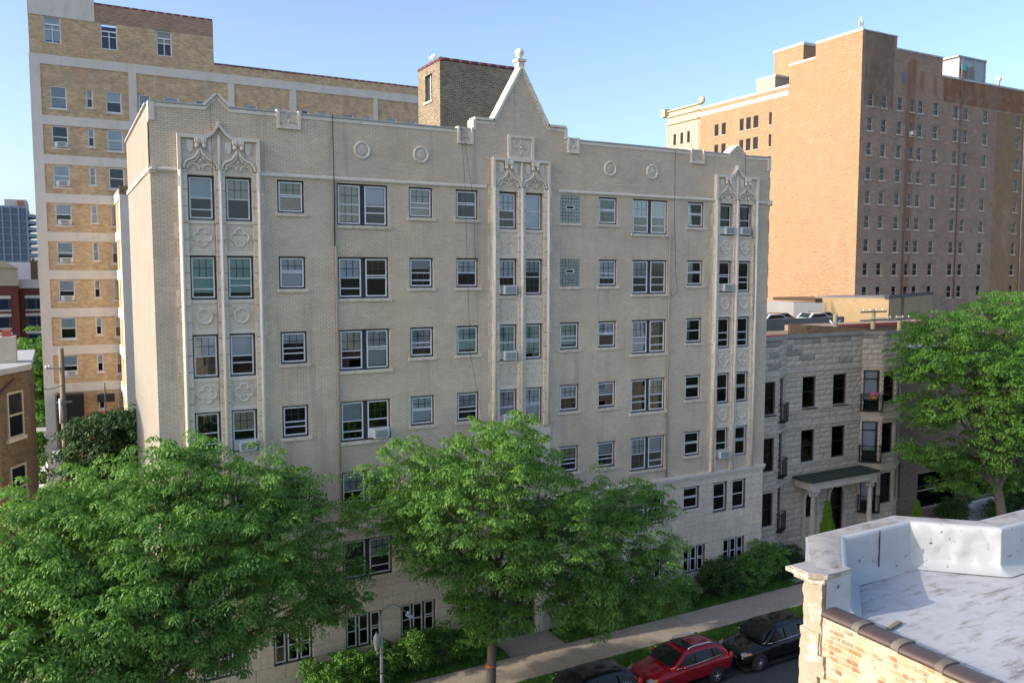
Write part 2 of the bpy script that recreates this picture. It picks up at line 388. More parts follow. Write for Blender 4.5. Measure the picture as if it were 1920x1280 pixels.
def flat_block(mat, name='stone_block'):
    """unit block with a small chamfer"""
    def f():
        c = .035; vs = []; 
        vs = [(0,0,0),(1,0,0),(1,0,1),(0,0,1),(0,-.8,0),(1,-.8,0),(1,-.8,1),(0,-.8,1),(c,-1,c*1.5),(1-c,-1,c*1.5),(1-c,-1,1-c*1.5),(c,-1,1-c*1.5)]
        fs = [(8,9,10,11),(4,5,9,8),(5,6,10,9),(6,7,11,10),(7,4,8,11),(0,1,5,4),(1,2,6,5),(2,3,7,6),(3,0,4,7)]
        return MB().add(vs, fs).mesh(name, mat)
    return cached(('flat', mat.name, name), f)
def ashlar(parent, A, B, z0, z1, ch, ops, lens, depth, pick, gap=.012, name='stone_block', start=0, breaks=(), collect=None):
    """coursed blocks on the wall running A->B (outside on the right-hand side, i.e. -normal); ops in distance along A->B"""
    A = Vector((*A, 0)); B = Vector((*B, 0)); L = (B - A).length; d = (B - A) / L; rz = math.atan2(d.y, d.x)
    z = z0; row = 0; cnt = 0
    while z < z1 - .05:
        h = min(ch if not callable(ch) else ch(row), z1 - z)
        for bz in breaks:
            if z + .09 < bz < z + h + .1: h = bz - z; break
        for p, q in cut(0, L, ops, z + .02, z + h - .02):
            u = p; first = True
            while u < q - .02:
                ln = random.uniform(*lens)
                if first and (row + start) % 2: ln *= .55
                first = False
                e = u + ln
                if q - e < lens[0] * .45: e = q
                pos = A + d * (u + gap/2)
                r = pick(row, z)
                if collect is not None: collect.append((r, (pos.x, pos.y, z + gap/2), rz, (e - u - gap, depth, h - gap)))
                else: inst(name, r, parent, (pos.x, pos.y, z + gap/2), rz, (e - u - gap, depth, h - gap))
                cnt += 1
                u = e
        z += h; row += 1
    return cnt

def place_blocks(parent, items, name, limit=300):
    """the blocks that show largest become objects, the rest one joined part"""
    cp = cam.matrix_world.translation
    def show(it):
        d = Vector(it[1]) - cp; n = Vector((math.sin(it[2]), -math.cos(it[2]), 0))
        return it[3][0]*it[3][2]*max(.02, -n.dot(d)/d.length)/d.length_squared
    items = sorted(items, key=show, reverse=True)
    for me, loc, rz, sc in items[:limit]: inst(name, me, parent, loc, rz, sc)
    vs = []; fs = []; mi = []; mats = []
    for me, loc, rz, sc in items[limit:]:
        M = Matrix.Translation(loc) @ Matrix.Rotation(rz, 4, 'Z') @ Matrix.Diagonal((*sc, 1)); b = len(vs)
        mt = me.materials[0]
        if mt not in mats: mats.append(mt)
        vs += [tuple(M @ v.co) for v in me.vertices]; fs += [tuple(i+b for i in p.vertices) for p in me.polygons]; mi += [mats.index(mt)]*len(me.polygons)
    if vs:
        me = bpy.data.meshes.new(name); me.from_pydata(vs, [], fs)
        for mt in mats: me.materials.append(mt)
        me.polygons.foreach_set('material_index', mi); o = bpy.data.objects.new(name, me); link(o, parent); o['kind'] = 'stuff'

# ================================================================== GROUND, STREET
MB().box(-900, 1600, -700, 2200, -.6, -.20).build('ground', plain('distant_ground', (.09, .095, .07), .95, (.06, .075, .04), .05), kind='structure')
MB().box(-120, 220, 17.0, 27.15, -.3, -.14).build('road', ASPH, kind='structure')
kb = MB().box(-120, 220, 27.15, 27.33, -.3, 0).build('kerb', KERB, kind='structure')
MB().box(-120, 220, 27.33, 29.15, -.3, -.01).build('parkway_lawn', SOIL, kind='structure')
MB().box(-120, 220, 31.27, 33.3, -.3, .02).build('front_lawn', SOIL, kind='structure')
MB().box(-120, 220, 33.3, 300, -.3, -.004).build('yard_ground', plain('yard_paving', (.22, .20, .17), .95, (.15, .14, .12), .4), kind='structure')
sw = MB().box(-120, 220, 29.15, 31.27, -.3, -.012).build('sidewalk', JOINT, kind='structure')
slab = cached('slab', lambda: MB().box(0, 1, 0, 1, -.04, .03).mesh('slab', SIDEW))
for i in range(46):
    inst('slab', slab, sw, (-10 + i*1.52, 29.165, 0), 0, (1.505, 2.09, 1))
wk = MB().box(17.1, 20.05, 31.29, 33.0, -.1, .024).build('entrance_path', JOINT, kind='structure')
for i in range(2):
    for j in range(2): inst('slab', slab, wk, (17.12 + i*1.465, 31.30 + j*.85, .006), 0, (1.45, .836, 1))

# houses on the near side of the street, behind the viewpoint (they stand in the window reflections)
for x0, x1, y0, zt, lab in ((-70, -14, -16, 13, 'brick row behind the viewpoint, left'), (-13, 7.5, -22, 12, 'brick row behind the viewpoint, middle'), (18.5, 60, -8, 13, 'brick row behind the viewpoint, right')):
    hb = thing('street_side_block', lab, 'building', ((x0+x1)/2, y0-7, 0))
    ho = [(x, x+1.2, z, z+1.7) for x in np.arange(x0+2, x1-2, 3.1) for z in np.arange(1.5, zt-2, 3.0)]
    q = MB(); wall_open(q, 'y', y0, x0, x1, 0, zt, ho, .2, -1); q.build('wall', OLDB if x0 < -20 or x0 > 60 else BUFF, hb)
    MB().box(x0+.01, x1-.01, y0-14, y0-.4, 0, zt-.2).build('core', DARKIN, hb)

# ================================================================== MAIN APARTMENT BUILDING
YF = 33.0; BX0, BX1 = 3.15, 34.14; YB = 43.4
apt = thing('apartment_building', 'seven-storey buff brick apartment building with three carved limestone bays and a pointed gable', 'building', (18.65, 38.2, 0))
FT = [2.66, 5.88, 8.84, 11.81, 14.78, 17.76, 20.74]       # window heads, ground to top
SING = [(7.70, 8.76), (13.19, 14.29), (15.38, 16.47), (20.74, 21.84), (22.93, 24.02), (28.43, 29.52)]
DOUB = [(10.08, 12.26), (24.95, 27.13)]
BAYS = [[(4.40, 5.36), (5.74, 6.73)], [(17.45, 18.42), (18.81, 19.78)], [(30.50, 31.49), (31.87, 32.86)]]
TRIP = [(4.45, 6.0), (7.15, 8.72), (10.15, 11.75), (12.62, 14.26), (15.39, 16.9), (20.5, 22.0), (23.04, 24.68), (25.55, 27.1), (28.50, 30.0), (31.30, 32.85)]
LEDGE = 6.42
ops = []
for fl in range(2, 7):
    z = FT[fl]
    ops += [(a, b, z-1.28, z) for a, b in SING] + [(a, b, z-1.69, z) for a, b in DOUB]
    for k, bay in enumerate(BAYS):
        if k == 1 and fl < 3: continue
        ops += [(a, b, z-1.66, z) for a, b in bay]
opsb = [(a, b, FT[1]-1.2, FT[1]) for a, b in SING] + [(a, b, FT[1]-1.66, FT[1]) for a, b in DOUB]
for k in (0, 2): opsb += [(a, b, FT[1]-1.62, FT[1]) for a, b in BAYS[k]]
opsb += [(a, b, 1.2, FT[0]) for a, b in TRIP]
DOOR = (17.95, 19.35, .05, 2.75)
opsb.append(DOOR)
m = MB(); wall_open(m, 'y', YF, BX0, BX1, LEDGE, 20.9, ops, .34); m.build('front_wall', BUFF, apt)
m = MB(); wall_open(m, 'y', YF + .03, BX0, BX1, 0, LEDGE, opsb, .34); m.build('base_wall', JOINT, apt)
m = MB()                                                       # sides, back, roof
m.add([(BX0,YB,0),(BX0,YF,0),(BX0,YF,22.6),(BX0,YB,22.6)], [(0,1,2,3)])
m.add([(BX1,YF,0),(BX1,YB,0),(BX1,YB,22.6),(BX1,YF,22.6)], [(0,1,2,3)])
m.add([(BX1,YB,0),(BX0,YB,0),(BX0,YB,22.6),(BX1,YB,22.6)], [(0,1,2,3)])
m.build('side_wall', brickmat('pale_brick', (.31, .285, .245), (.35, .32, .275), (.27, .245, .205), tone=(.92, 1.06), stain=(.30, .27, .225), bump=.25), apt)
MB().box(BX0+.3, BX1-.3, YF+.4, YB-.1, 22.2, 22.5).build('roof', plain('roof_felt', (.12, .12, .12), .95), apt)
MB().box(BX0+.35, BX1-.35, YF+1.5, YB-.3, .1, 22.1).build('interior', DARKIN, apt)
# parapet with the gable
gp = [(BX0, 20.9), (BX0, 23.28), (5.10, 23.31), (5.53, 23.75), (5.97, 23.31), (16.28, 23.31), (16.28, 23.80), (17.27, 23.80), (18.65, 26.22), (20.04, 23.80), (21.02, 23.80), (21.02, 23.29), (31.15, 23.29), (31.70, 23.74), (32.25, 23.29), (BX1, 23.32), (BX1, 20.9)]
MB().prism_xz(gp, YF, YF + .42).build('parapet', BUFF, apt)
MB().box(BX0, BX0+.42, YF+.42, YB, 22.6, 23.26).build('side_parapet', MATS['pale_brick'], apt)
MB().box(BX1-.42, BX1, YF+.42, YB, 22.6, 23.26).build('side_parapet', MATS['pale_brick'], apt)
def cope(x0, z0, x1, z1, t=.075, ya=-.06, yb=.5, mat=COPING):
    L = math.hypot(x1-x0, z1-z0); nx, nz = -(z1-z0)/L, (x1-x0)/L
    MB().prism_xz([(x0, z0), (x1, z1), (x1+nx*t, z1+nz*t), (x0+nx*t, z0+nz*t)], YF+ya, YF+yb).build('coping', mat, apt)
top = gp[1:-1]
for i, ((xa, za), (xb, zb)) in enumerate(zip(top[:-1], top[1:])):
    if abs(xa - xb) < .01: continue
    st = abs(za - zb) > .2 or (16 < xa < 21)
    n = max(1, int((xb-xa)/1.9))
    for k in range(n):
        f0, f1 = k/n, (k+1)/n
        cope(xa+(xb-xa)*f0+(.006 if k else 0), za+(zb-za)*f0, xa+(xb-xa)*f1, za+(zb-za)*f1, .10 if st else .055, -.09 if st else -.05, .5, LIME2 if st else COPING)
# flat moulding under the coping, following the parapet outline
m = MB()
for (xa, za), (xb, zb) in zip(top[:-1], top[1:]):
    if abs(xa-xb) < .01: continue
    m.prism_xz([(xa, za-.16), (xb, zb-.16), (xb, zb-.03), (xa, za-.03)], YF-.028, YF+.01)
m.build('parapet_moulding', LIME2, apt)
for xa, za, zb in ((16.28, 23.31, 23.8), (21.02, 23.29, 23.8)):
    MB().box(xa-.07, xa+.07, YF-.06, YF+.5, za, zb-.001).build('shoulder_stone', LIME2, apt)
for k in range(6):
    MB().box(BX0-.08, BX0+.5, YF+.5+k*1.65, YF+.5+(k+1)*1.65-.01, 23.262, 23.33).build('coping', COPING, apt)
# finial
m = MB(); m.box(18.5, 18.8, YF-.02, YF+.34, 26.15, 26.55); m.box(18.42, 18.88, YF-.08, YF+.42, 26.55, 26.66); m.build('finial_pedestal', LIME2, apt)
MB().lathe((18.65, YF+.17, 26.66), [(.09,0),(.07,.06),(.12,.12),(.185,.22),(.2,.31),(.17,.42),(.08,.49),(0,.5)], 20).build('finial_ball', LIME2, apt)
# U shaped panel blocks hanging from the parapet
for x0, x1, zt in ((7.74, 8.66, 23.40), (15.46, 16.21, 23.40), (21.1, 21.74, 23.38), (28.52, 29.42, 23.38)):
    b = MB().box(x0+.09, x1-.09, YF-.03, YF+.3, zt-.62, zt+.02).build('parapet_panel', LIME, apt)
    MB().box(x0, x0+.1, YF-.10, YF+.45, zt-.70, zt+.03).build('panel_moulding', LIME2, b)
    MB().box(x1-.1, x1, YF-.10, YF+.45, zt-.70, zt+.03).build('panel_moulding', LIME2, b)
    MB().box(x0+.1, x1-.1, YF-.10, YF+.02, zt-.70, zt-.6).build('panel_moulding', LIME2, b)
    cx = (x0+x1)/2; mm = MB()
    mm.tube([(x0+.14, YF-.035, zt-.5), (cx-.1, YF-.035, zt-.38), (cx, YF-.035, zt-.1), (cx+.1, YF-.035, zt-.38), (x1-.14, YF-.035, zt-.5)], .022, 6)
    mm.ball((cx, YF-.04, zt-.42), .06, 8, 5); mm.build('panel_relief', LIME, b)
for x0, x1 in ((BX0-.01, BX0+.2), (BX1-.2, BX1+.01)):
    MB().box(x0, x1, YF-.06, YF+.2, 22.62, 23.28).build('corner_stone', LIME2, apt)
# round medallions
for x in (11.17, 13.76, 23.55, 26.09):
    b = MB().lathe((x, YF+.01, 22.1), [(.0, -.028), (.27, -.028), (.28, .0)], 28, 'y').build('medallion', LIME, apt)
    MB().lathe((x, YF, 22.1), [(.26, 0), (.27, -.05), (.31, -.075), (.36, -.05), (.37, 0)], 28, 'y').build('medallion_rim', LIME2, b)
# string course in lengths, with a brick dentil line above
x = BX0-.04; i = 0
while x < BX1:
    e = min(x + 1.25, BX1+.04)
    if not any(b[0][0]-.42 < (x+e)/2 < b[1][1]+.42 for b in BAYS):
        mm = MB().prism_xz([(0,0)], 0, 0) if False else MB()
        mm.add([(x+.004,YF-.02,20.80),(e-.004,YF-.02,20.80),(e-.004,YF-.09,20.86),(x+.004,YF-.09,20.86),(x+.004,YF-.09,20.92),(e-.004,YF-.09,20.92),(e-.004,YF+.01,21.0),(x+.004,YF+.01,21.0),(x+.004,YF+.01,20.80),(e-.004,YF+.01,20.80)],
               [(0,1,2,3),(3,2,5,4),(4,5,6,7),(8,9,1,0),(0,3,4,7,8),(1,9,6,5,2)])
        mm.build('string_course', LIME2, apt)
    x = e
dm = cached('dent', lambda: MB().box(0, .1, -.02, .01, 0, .07).mesh('dentil', BUFF))
mm = MB(); x = BX0
while x < BX1 - .2:
    if not any(b[0][0]-.4 < x < b[1][1]+.4 for b in BAYS): mm.box(x, x+.1, YF-.02, YF+.01, 21.012, 21.075)
    x += .215
mm.build('dentil_row', BUFF, apt, kind='stuff')
MB().box(BX0-.06, BX0, YF, YB, 20.82, 20.98).build('string_course', LIME2, apt)
# corner heads of the string course
for x in (BX0-.08, BX1-.17):
    mm = MB().box(x, x+.25, YF-.14, YF+.1, 20.74, 21.02)
    for k in range(3): mm.ball((x+.06+k*.065, YF-.15, 20.85+.03*(k % 2)), .05, 8, 5)
    mm.build('carved_corner', LIME, apt)
# soldier course lintels
for a, b, c, e in ops:
    if e < 20 and not any(a == q[0] for bay in BAYS for q in bay):
        n = int((b-a+.3)/.075); mm = MB(); s = a-.15
        for k in range(n): mm.box(s+k*.075+.004, s+k*.075+.071, YF-.006, YF+.02, e+.01, e+.205)
        mm.build('soldier_course', BUFF, apt)

# ---- windows
def pick_blind(r):
    q = r.random()
    m_ = BL[0] if q < .55 else BL[2] if q < .68 else BL[1] if q < .84 else BL[3] if q < .89 else BL[4]
    return r.choice((0, .35, .48, .48, .48, .48, .55, .7, .97, .97)), m_
wr = random.Random(21)
RAILS = [(.5,), (.5, .22), (.5, .56), (.48, .3), (.5, .25)]
def front_window(a, b, zt, h, y=YF, mull=False, has_sill=True, teal=None):
    wdt = b - a; cx = (a+b)/2; z0 = zt - h
    win = inst('window', frame_mesh(wdt-.004, h-.004, .068 if wdt < 1.5 else .07, .2 if mull else 0), apt, (cx, y+.16, z0+.002))
    units = [(cx, wdt-.14)] if not mull else [(a+.07+(wdt-.34)/4, (wdt-.34)/2), (b-.07-(wdt-.34)/4, (wdt-.34)/2)]
    for ux, uw in units:
        f, bm = pick_blind(wr)
        if teal: bm = BL[3]; f = .9
        sash_unit(win, ux, y+.12, z0+.065, uw, h-.135, wr.choice(RAILS), wr.random() < .85, wr.random() < .4, f, bm, GLASS2 if teal else None)
    if has_sill: sill(win, cx, y, z0, wdt+.2)
    return win
GBLK = plain('glass_block', (.30, .345, .325), .1, (.24, .28, .265), 5, spec=.7, objvar=.12)
def glass_block(a, b, zt, h):
    cx = (a+b)/2; z0 = zt-h
    win = inst('window', cached('gbf', lambda: MB().box(-(b-a)/2+.003, (b-a)/2-.003, .05, .2, .003, h-.003).mesh('window', plain('pale_grout', (.16, .17, .165), .8))), apt, (cx, YF, z0))
    gb = flat_block(GBLK, 'glass_block')
    nx, nz = 7, 8; dx, dz = (b-a)/nx, h/nz
    for i in range(nx):
        for j in range(nz):
            if i in (2, 3, 4) and j == 4: continue
            inst('glass_block', gb, win, (a+dx*i+.013, YF+.052, z0+dz*j+.013), 0, (dx-.026, .035, dz-.026))
    v = MB(); ring(v, a+dx*2, a+dx*5, z0+dz*4, z0+dz*5, .03, YF+.0, YF+.1); v.build('vent_frame', WHITE, win)
    MB().box(a+dx*2+.03, a+dx*5-.03, YF+.05, YF+.06, z0+dz*4+.03, z0+dz*5-.03).build('vent_pane', BLACK, win)
    sill(win, cx, YF, z0, b-a+.2)
for fl in range(1, 7):
    h1, h2 = (1.28, 1.69) if fl > 1 else (1.2, 1.66); y = YF if fl > 1 else YF+.03
    for a, b in SING:
        if abs(a-20.74) < .01 and fl >= 5: glass_block(a, b, FT[fl], h1); continue
        front_window(a, b, FT[fl], h1, y, teal=(fl == 4 and a in (15.38, 20.74)))
    for a, b in DOUB: front_window(a, b, FT[fl], h2, y, True)
    for k, bay in enumerate(BAYS):
        if k == 1 and fl < 3: continue
        for j, (a, b) in enumerate(bay):
            front_window(a, b, FT[fl], 1.66 if fl > 1 else 1.62, y, False, False, teal=(k == 1 and fl == 4) or (k == 0 and fl == 5))
def triple(a, b, z0, z1, y):
    wd = (b-a); h = z1-z0
    win = inst('window', frame_mesh(wd-.004, h-.004, .06), apt, ((a+b)/2, y+.16, z0+.002))
    u = (wd-.12-.2)/3
    for k in range(3):
        ux = a+.06+u/2+k*(u+.1)
        sash_unit(win, ux, y+.12, z0+.06, u, h-.125, (.5,) if k != 2 else (.46, .54), False, False, 0, BL[0])
        if k < 2: MB().box(ux+u/2+.002, ux+u/2+.098, y+.1, y+.25, z0+.062, z1-.062).build('mullion', DARKF, win)
for a, b in TRIP: triple(a, b, 1.2, FT[0], YF+.03)

# ---- limestone base: ashlar blocks, ledge, portal
CH_ = [.6, .6, .49, .48, .49, .53, .53, .50, .46, .40, .40, .40, .38, .4]
ashlar(apt, (BX0, YF+.03), (17.1, YF+.03), .0, LEDGE-.16, lambda r: CH_[r], [(a-BX0, b-BX0, c, e) for a, b, c, e in opsb if a < 17.9], (1.1, 1.5), .03, lambda r, z: flat_block(LIME))
ashlar(apt, (20.2, YF+.03), (BX1, YF+.03), .0, LEDGE-.16, lambda r: CH_[r], [(a-20.2, b-20.2, c, e) for a, b, c, e in opsb if a > 20.2], (1.1, 1.5), .03, lambda r, z: flat_block(LIME))
x = BX0-.05
while x < BX1:
    e = min(x+2.1, BX1+.05)
    mm = MB(); mm.box(x+.004, e-.004, YF-.05, YF+.03, LEDGE-.16, LEDGE-.02); mm.box(x+.004, e-.004, YF-.13, YF+.03, LEDGE-.02, LEDGE+.13); mm.build('ledge', LIME2, apt); x = e
ashlar(apt, (17.1, YF), (20.2, YF), 0, 10.0, .66, [(DOOR[0]-17.1, DOOR[1]-17.1, DOOR[2], DOOR[3])], (.7, 1.1), .07, lambda r, z: flat_block(LIME2))
pd = MB().box(DOOR[0]+.004, DOOR[1]-.004, YF+.26, YF+.3, .05, 2.74).build('entrance_door', plain('door_wood', (.05, .03, .02), .5), apt)
mm = MB(); ring(mm, DOOR[0]+.01, DOOR[1]-.01, .06, 2.73, .1, YF+.2, YF+.26); mm.box(18.6, 18.7, YF+.2, YF+.26, .16, 2.6); mm.build('door_frame', DARKF, pd)
for xx in (18.12, 18.72):
    MB().box(xx, xx+.45, YF+.24, YF+.252, .5, 2.5).build('door_pane', GLASS, pd)
MB().tube([(18.52, YF+.17, 1.1), (18.52, YF+.17, 1.4)], .015, 6).build('door_handle', WHITE, pd)
for xx in (17.55, 19.6):
    MB().box(xx-.16, xx+.16, YF-.16, YF-.075, .1, 3.3).build('portal_pilaster', LIME2, apt)
MB().box(17.25, 19.9, YF-.24, YF-.075, 3.3, 3.65).build('portal_lintel', LIME2, apt)

# ---- the three carved bays
def pilaster_blocks(x0, x1, zb, zt, d, seg=.62, outer=0):
    z = zb; k = 0
    while z < zt - .05:
        h = min(seg, zt - z)
        inst('pilaster_block', flat_block(LIME, 'pilaster_block'), apt, (x0, YF, z+.005), 0, (x1-x0, d, h-.01))
        if outer:
            wq = .17 if k % 2 else .07
            xa = x0 - wq if outer < 0 else x1
            inst('quoin', flat_block(LIME), apt, (xa+.003, YF+.001, z+.005), 0, (wq-.006, .022, h-.01))
        z += h; k += 1
def column(x, zb, zt, d):
    mm = MB(); mm.lathe((x, YF-d, zb), [(.07, 0), (.07, zt-zb)], 10); mm.build('engaged_shaft', LIME2, apt)
def quatrefoil(cx, cz, r):
    pts = []
    for k in range(4):
        a0 = k*math.pi/2; ox, oz = cx+math.cos(a0)*r*.5, cz+math.sin(a0)*r*.5
        for t in range(-6, 7):
            a = a0 + t/6*R(112); pts.append((ox+math.cos(a)*r*.48, YF-.045, oz+math.sin(a)*r*.48))
    return pts + [pts[0]]
def ogee(x0, x1, zb, zt, y, n=12):
    """ogee arch outline"""
    cx = (x0+x1)/2; hw = (x1-x0)/2; L = []
    for i in range(n+1):
        t = i/n
        if t < .5: a = t/.5*R(80); xx = hw*(1-.45*(1-math.cos(a))); zz = math.sin(a)*.42
        else:
            s = (t-.5)/.5; x_m = hw*(1-.45*(1-math.cos(R(80)))); xx = x_m*(1-s)**1.25; zz = .42*math.sin(R(80))+(1-.414)*s**1.7
        L.append((cx-xx, y, zb+zz*(zt-zb)))
    return L + [(2*cx-p[0], p[1], p[2]) for p in L[::-1]][1:]
for k, bay in enumerate(BAYS):
    (a0, b0), (a1, b1) = bay
    zb = LEDGE+.13 if k != 1 else 10.0
    pilaster_blocks(a0-.34, a0, zb, 20.92, .15, outer=-1); pilaster_blocks(b0, a1, zb, 20.92, .15); pilaster_blocks(b1, b1+.32, zb, 20.92, .15, outer=1)
    column(a0-.25, zb, 20.92, .16); column((b0+a1)/2, zb, 20.92, .16); column(b1+.23, zb, 20.92, .16)
    for fl in range(2, 6):
        if k == 1 and fl < 3: continue
        for (a, b) in bay:
            z0, z1 = FT[fl]+.0, FT[fl+1]-1.66
            sp = MB(); sp.box(a+.004, b-.004, YF-.035, YF+.2, z0+.003, z1-.14); sp_o = sp.build('spandrel', LIME, apt)
            MB().box(a-.0+.003, b-.003, YF-.08, YF+.1, z1-.138, z1-.003).build('sill', LIME2, sp_o)
            MB().box(a+.004, b-.004, YF-.05, YF-.03, z0+.006, z0+.16).build('head_stone', LIME2, sp_o)
            cx, cz = (a+b)/2, (z0+z1)/2+.03
            if k == 1:
                mm = MB(); r = .36
                for q in range(4):
                    A0 = q*math.pi/2; A1 = A0+math.pi/2
                    p0 = (cx+math.cos(A0)*r, cz+math.sin(A0)*r*1.25); p1 = (cx+math.cos(A1)*r, cz+math.sin(A1)*r*1.25)
                    path = [((1-t)**2*p0[0]+2*t*(1-t)*(cx+(p0[0]+p1[0]-2*cx)*.2)+t*t*p1[0], YF-.04, (1-t)**2*p0[1]+2*t*(1-t)*(cz+(p0[1]+p1[1]-2*cz)*.2)+t*t*p1[1]) for t in [i/6 for i in range(7)]]
                    mm.tube(path, .022, 5)
                    path2 = [(cx+(p[0]-cx)*.5, YF-.04, cz+(p[2]-cz)*.5) for p in path]; mm.tube(path2, .014, 5)
                mm.ball((cx, YF-.05, cz), .05, 8, 5)
                if fl % 2 == 0: mm.tube([(cx+.43*math.cos(t*.3), YF-.035, cz+.5*math.sin(t*.3)) for t in range(22)], .014, 5, False)
                mm.build('star_relief', LIME2, sp_o)
            elif fl % 2 == 1:
                MB().tube(quatrefoil(cx, cz, .35), .042, 6, False).build('quatrefoil_relief', LIME2, sp_o)
            else:
                mm = MB(); mm.lathe((cx, YF-.03, cz), [(.22, 0), (.235, -.04), (.27, -.065), (.31, -.05), (.32, 0)], 26, 'y'); mm.build('ring_relief', LIME2, sp_o)
    # crown panel over the top windows
    xl, xr = a0-.33, b1+.30; zc0, zc1 = 20.90, 22.2; cx = (xl+xr)/2
    cr = MB(); cr.box(xl+.1, xr-.1, YF-.09, YF+.02, 20.75, zc1-.02); 
    cr.box(a0+.003, b0-.003, YF-.035, YF+.2, FT[6]+.003, 20.76); cr.box(a1+.003, b1-.003, YF-.035, YF+.2, FT[6]+.003, 20.76)
    crown = cr.build('crown_panel', LIME, apt)
    mm = MB(); yo = YF-.14
    mm.box(xl, xl+.12, YF-.22, YF+.02, zc0, zc1+.02); mm.box(xr-.12, xr, YF-.22, YF+.02, zc0, zc1+.02)
    if k != 1:
        # top moulding sweeps up to a spike
        n = 10
        for sgn in (-1, 1):
            L = [(cx+sgn*(1.33-.0*t), zc1) for t in (0,)] + [(cx+sgn*.62*(1-t/n)**1.0, zc1+.5*(t/n)**2.2) for t in range(n+1)]
            L[0] = ((xl+.12) if sgn < 0 else (xr-.12), zc1)
            for (p, q) in zip(L[:-1], L[1:]):
                if abs(p[0]-q[0]) < 1e-4: continue
                mm.prism_xz([(p[0], p[1]-.13), (q[0], q[1]-.13), (q[0], q[1]), (p[0], p[1])], YF-.22, YF+.02)
        mm.box(cx-.06, cx+.06, YF-.175, YF+.02, zc1+.3, zc1+.55)
        cr2 = MB(); n = 10
        for sgn in (-1, 1):
            for t in range(n):
                xa, xb = cx+sgn*.62*(1-t/n), cx+sgn*.62*(1-(t+1)/n)
                za, zb2 = zc1-.05+.5*(t/n)**2.2, zc1-.05+.5*((t+1)/n)**2.2
                cr2.prism_xz([(xa, zc1-.1), (xb, zc1-.1), (xb, zb2), (xa, za)], YF-.06, YF+.01)
        cr2.build('crown_gable', LIME, crown)
    else:
        mm.box(xl+.12, xr-.12, YF-.22, YF+.02, zc1-.11, zc1+.02)
    mm.build('crown_moulding', LIME2, crown)
    mm = MB(); mm.tube([(cx, yo, 20.8), (cx, yo, 22.25 if k != 1 else 22.1)], [.075, .05], 8)
    mm.build('crown_rib', LIME2, crown)
    for (a, b) in bay:
        wx = (a+b)/2; xa, xb = a-.12, b+.12
        oj = MB(); oj.tube(ogee(xa, xb, 20.95, 21.78, yo), .05, 7); oj.tube(ogee(xa+.12, xb-.12, 20.92, 21.62, yo-.01), .025, 6)
        for sgn in (-1, 1):     # small cusped arches
            sx = wx+sgn*.25
            oj.tube([(sx+.2*math.cos(t*math.pi/8), yo, 20.93+.2*math.sin(t*math.pi/8)) for t in range(9)], .025, 6)
        oj.build('ogee_arch', LIME2, crown)
        fo = MB()
        for sgn in (-1, 1):
            fo.ball((wx+sgn*.13, yo-.06, 21.80), .085, 10, 6)
            fo.tube([(wx+sgn*.13+.05*math.cos(t*.7), yo-.1-.004*t, 21.8+.05*math.sin(t*.7)) for t in range(9)], .016, 5)
            for q in range(3):
                fo.ball((wx+sgn*(.04+.07*q), yo-.05-.01*(q == 1), 22.0), (.045, .05, .14), 8, 6)
        fo.build('leaf_finial', LIME2, crown)
        for sgn in (-1, 1):
            sx = wx+sgn*.36
            if k != 1 or True:
                MB().prism_xz([(sx-.11, 22.0), (sx-.11, 21.72), (sx-.06, 21.6), (sx, 21.55), (sx+.06, 21.6), (sx+.11, 21.72), (sx+.11, 22.0)], yo+.0, yo+.05).build('shield', LIME2, crown)
        bo = MB(); bo.ball((wx, yo-.01, 21.28), .05, 8, 5); bo.tube([(wx-.14, yo, 21.28), (wx, yo, 21.42), (wx+.14, yo, 21.28), (wx, yo, 21.16), (wx-.14, yo, 21.28)], .016, 5); bo.build('boss', LIME2, crown)
    if k == 1:
        pp = MB(); pp.box(17.99, 19.22, YF-.05, YF+.02, 22.2, 23.2); po = pp.build('gable_panel', LIME, apt)
        q = MB(); ring(q, 17.93, 19.27, 22.2, 23.27, .13, YF-.12, YF+.01); q.build('panel_moulding', LIME2, po)
        q = MB(); cx2, cz2 = 18.6, 22.72
        for s in range(4):
            A0 = s*math.pi/2; A1 = A0+math.pi/2; p0 = (cx2+math.cos(A0)*.38, cz2+math.sin(A0)*.38); p1 = (cx2+math.cos(A1)*.38, cz2+math.sin(A1)*.38)
            q.tube([((1-t)**2*p0[0]+2*t*(1-t)*cx2+t*t*p1[0], YF-.055, (1-t)**2*p0[1]+2*t*(1-t)*cz2+t*t*p1[1]) for t in [i/6 for i in range(7)]], .024, 5)
        q.tube([(cx2+.42*math.cos(t*.3), YF-.05, cz2+.42*math.sin(t*.3)) for t in range(22)], .018, 5, False)
        q.ball((cx2, YF-.06, cz2), .06, 8, 5); q.build('star_relief', LIME2, po)
# ---- pipes and cables on the facade
MB().tube([(9.99, YF-.07, 20.8), (9.99, YF-.07, 17.2), (10.0, YF-.07, 6.6)], .045, 8).build('downpipe', PIPE, apt)
MB().tube([(27.22, YF-.07, 19.0), (27.22, YF-.07, 6.6)], .04, 8).build('downpipe', PIPE, apt)
def cable(pts, r=.008): MB().tube(pts, r, 5).build('cable', CABLE, apt)
cable([(5.3, YF-.1, 23.4), (5.28, YF-.2, 22), (5.32, YF-.16, 18), (5.3, YF-.15, 12)])
cable([(9.93, YF-.1, 23.4), (9.94, YF-.13, 21), (9.93, YF-.1, 18.2)], .02)
cable([(15.6, YF-.1, 23.4), (15.75, YF-.15, 21), (15.85, YF-.12, 17.5), (16.0, YF-.1, 13.5), (16.5, YF-.08, 11)])
cable([(15.7, YF-.1, 23.35), (16.2, YF-.15, 20), (16.25, YF-.12, 17.6)])
cable([(27.5, YF-.06, 23.3), (27.48, YF-.1, 20), (27.6, YF-.1, 17.2), (27.75, YF-.1, 16.2), (27.4, YF-.1, 15.9), (27.25, YF-.1, 16.2)], .011)
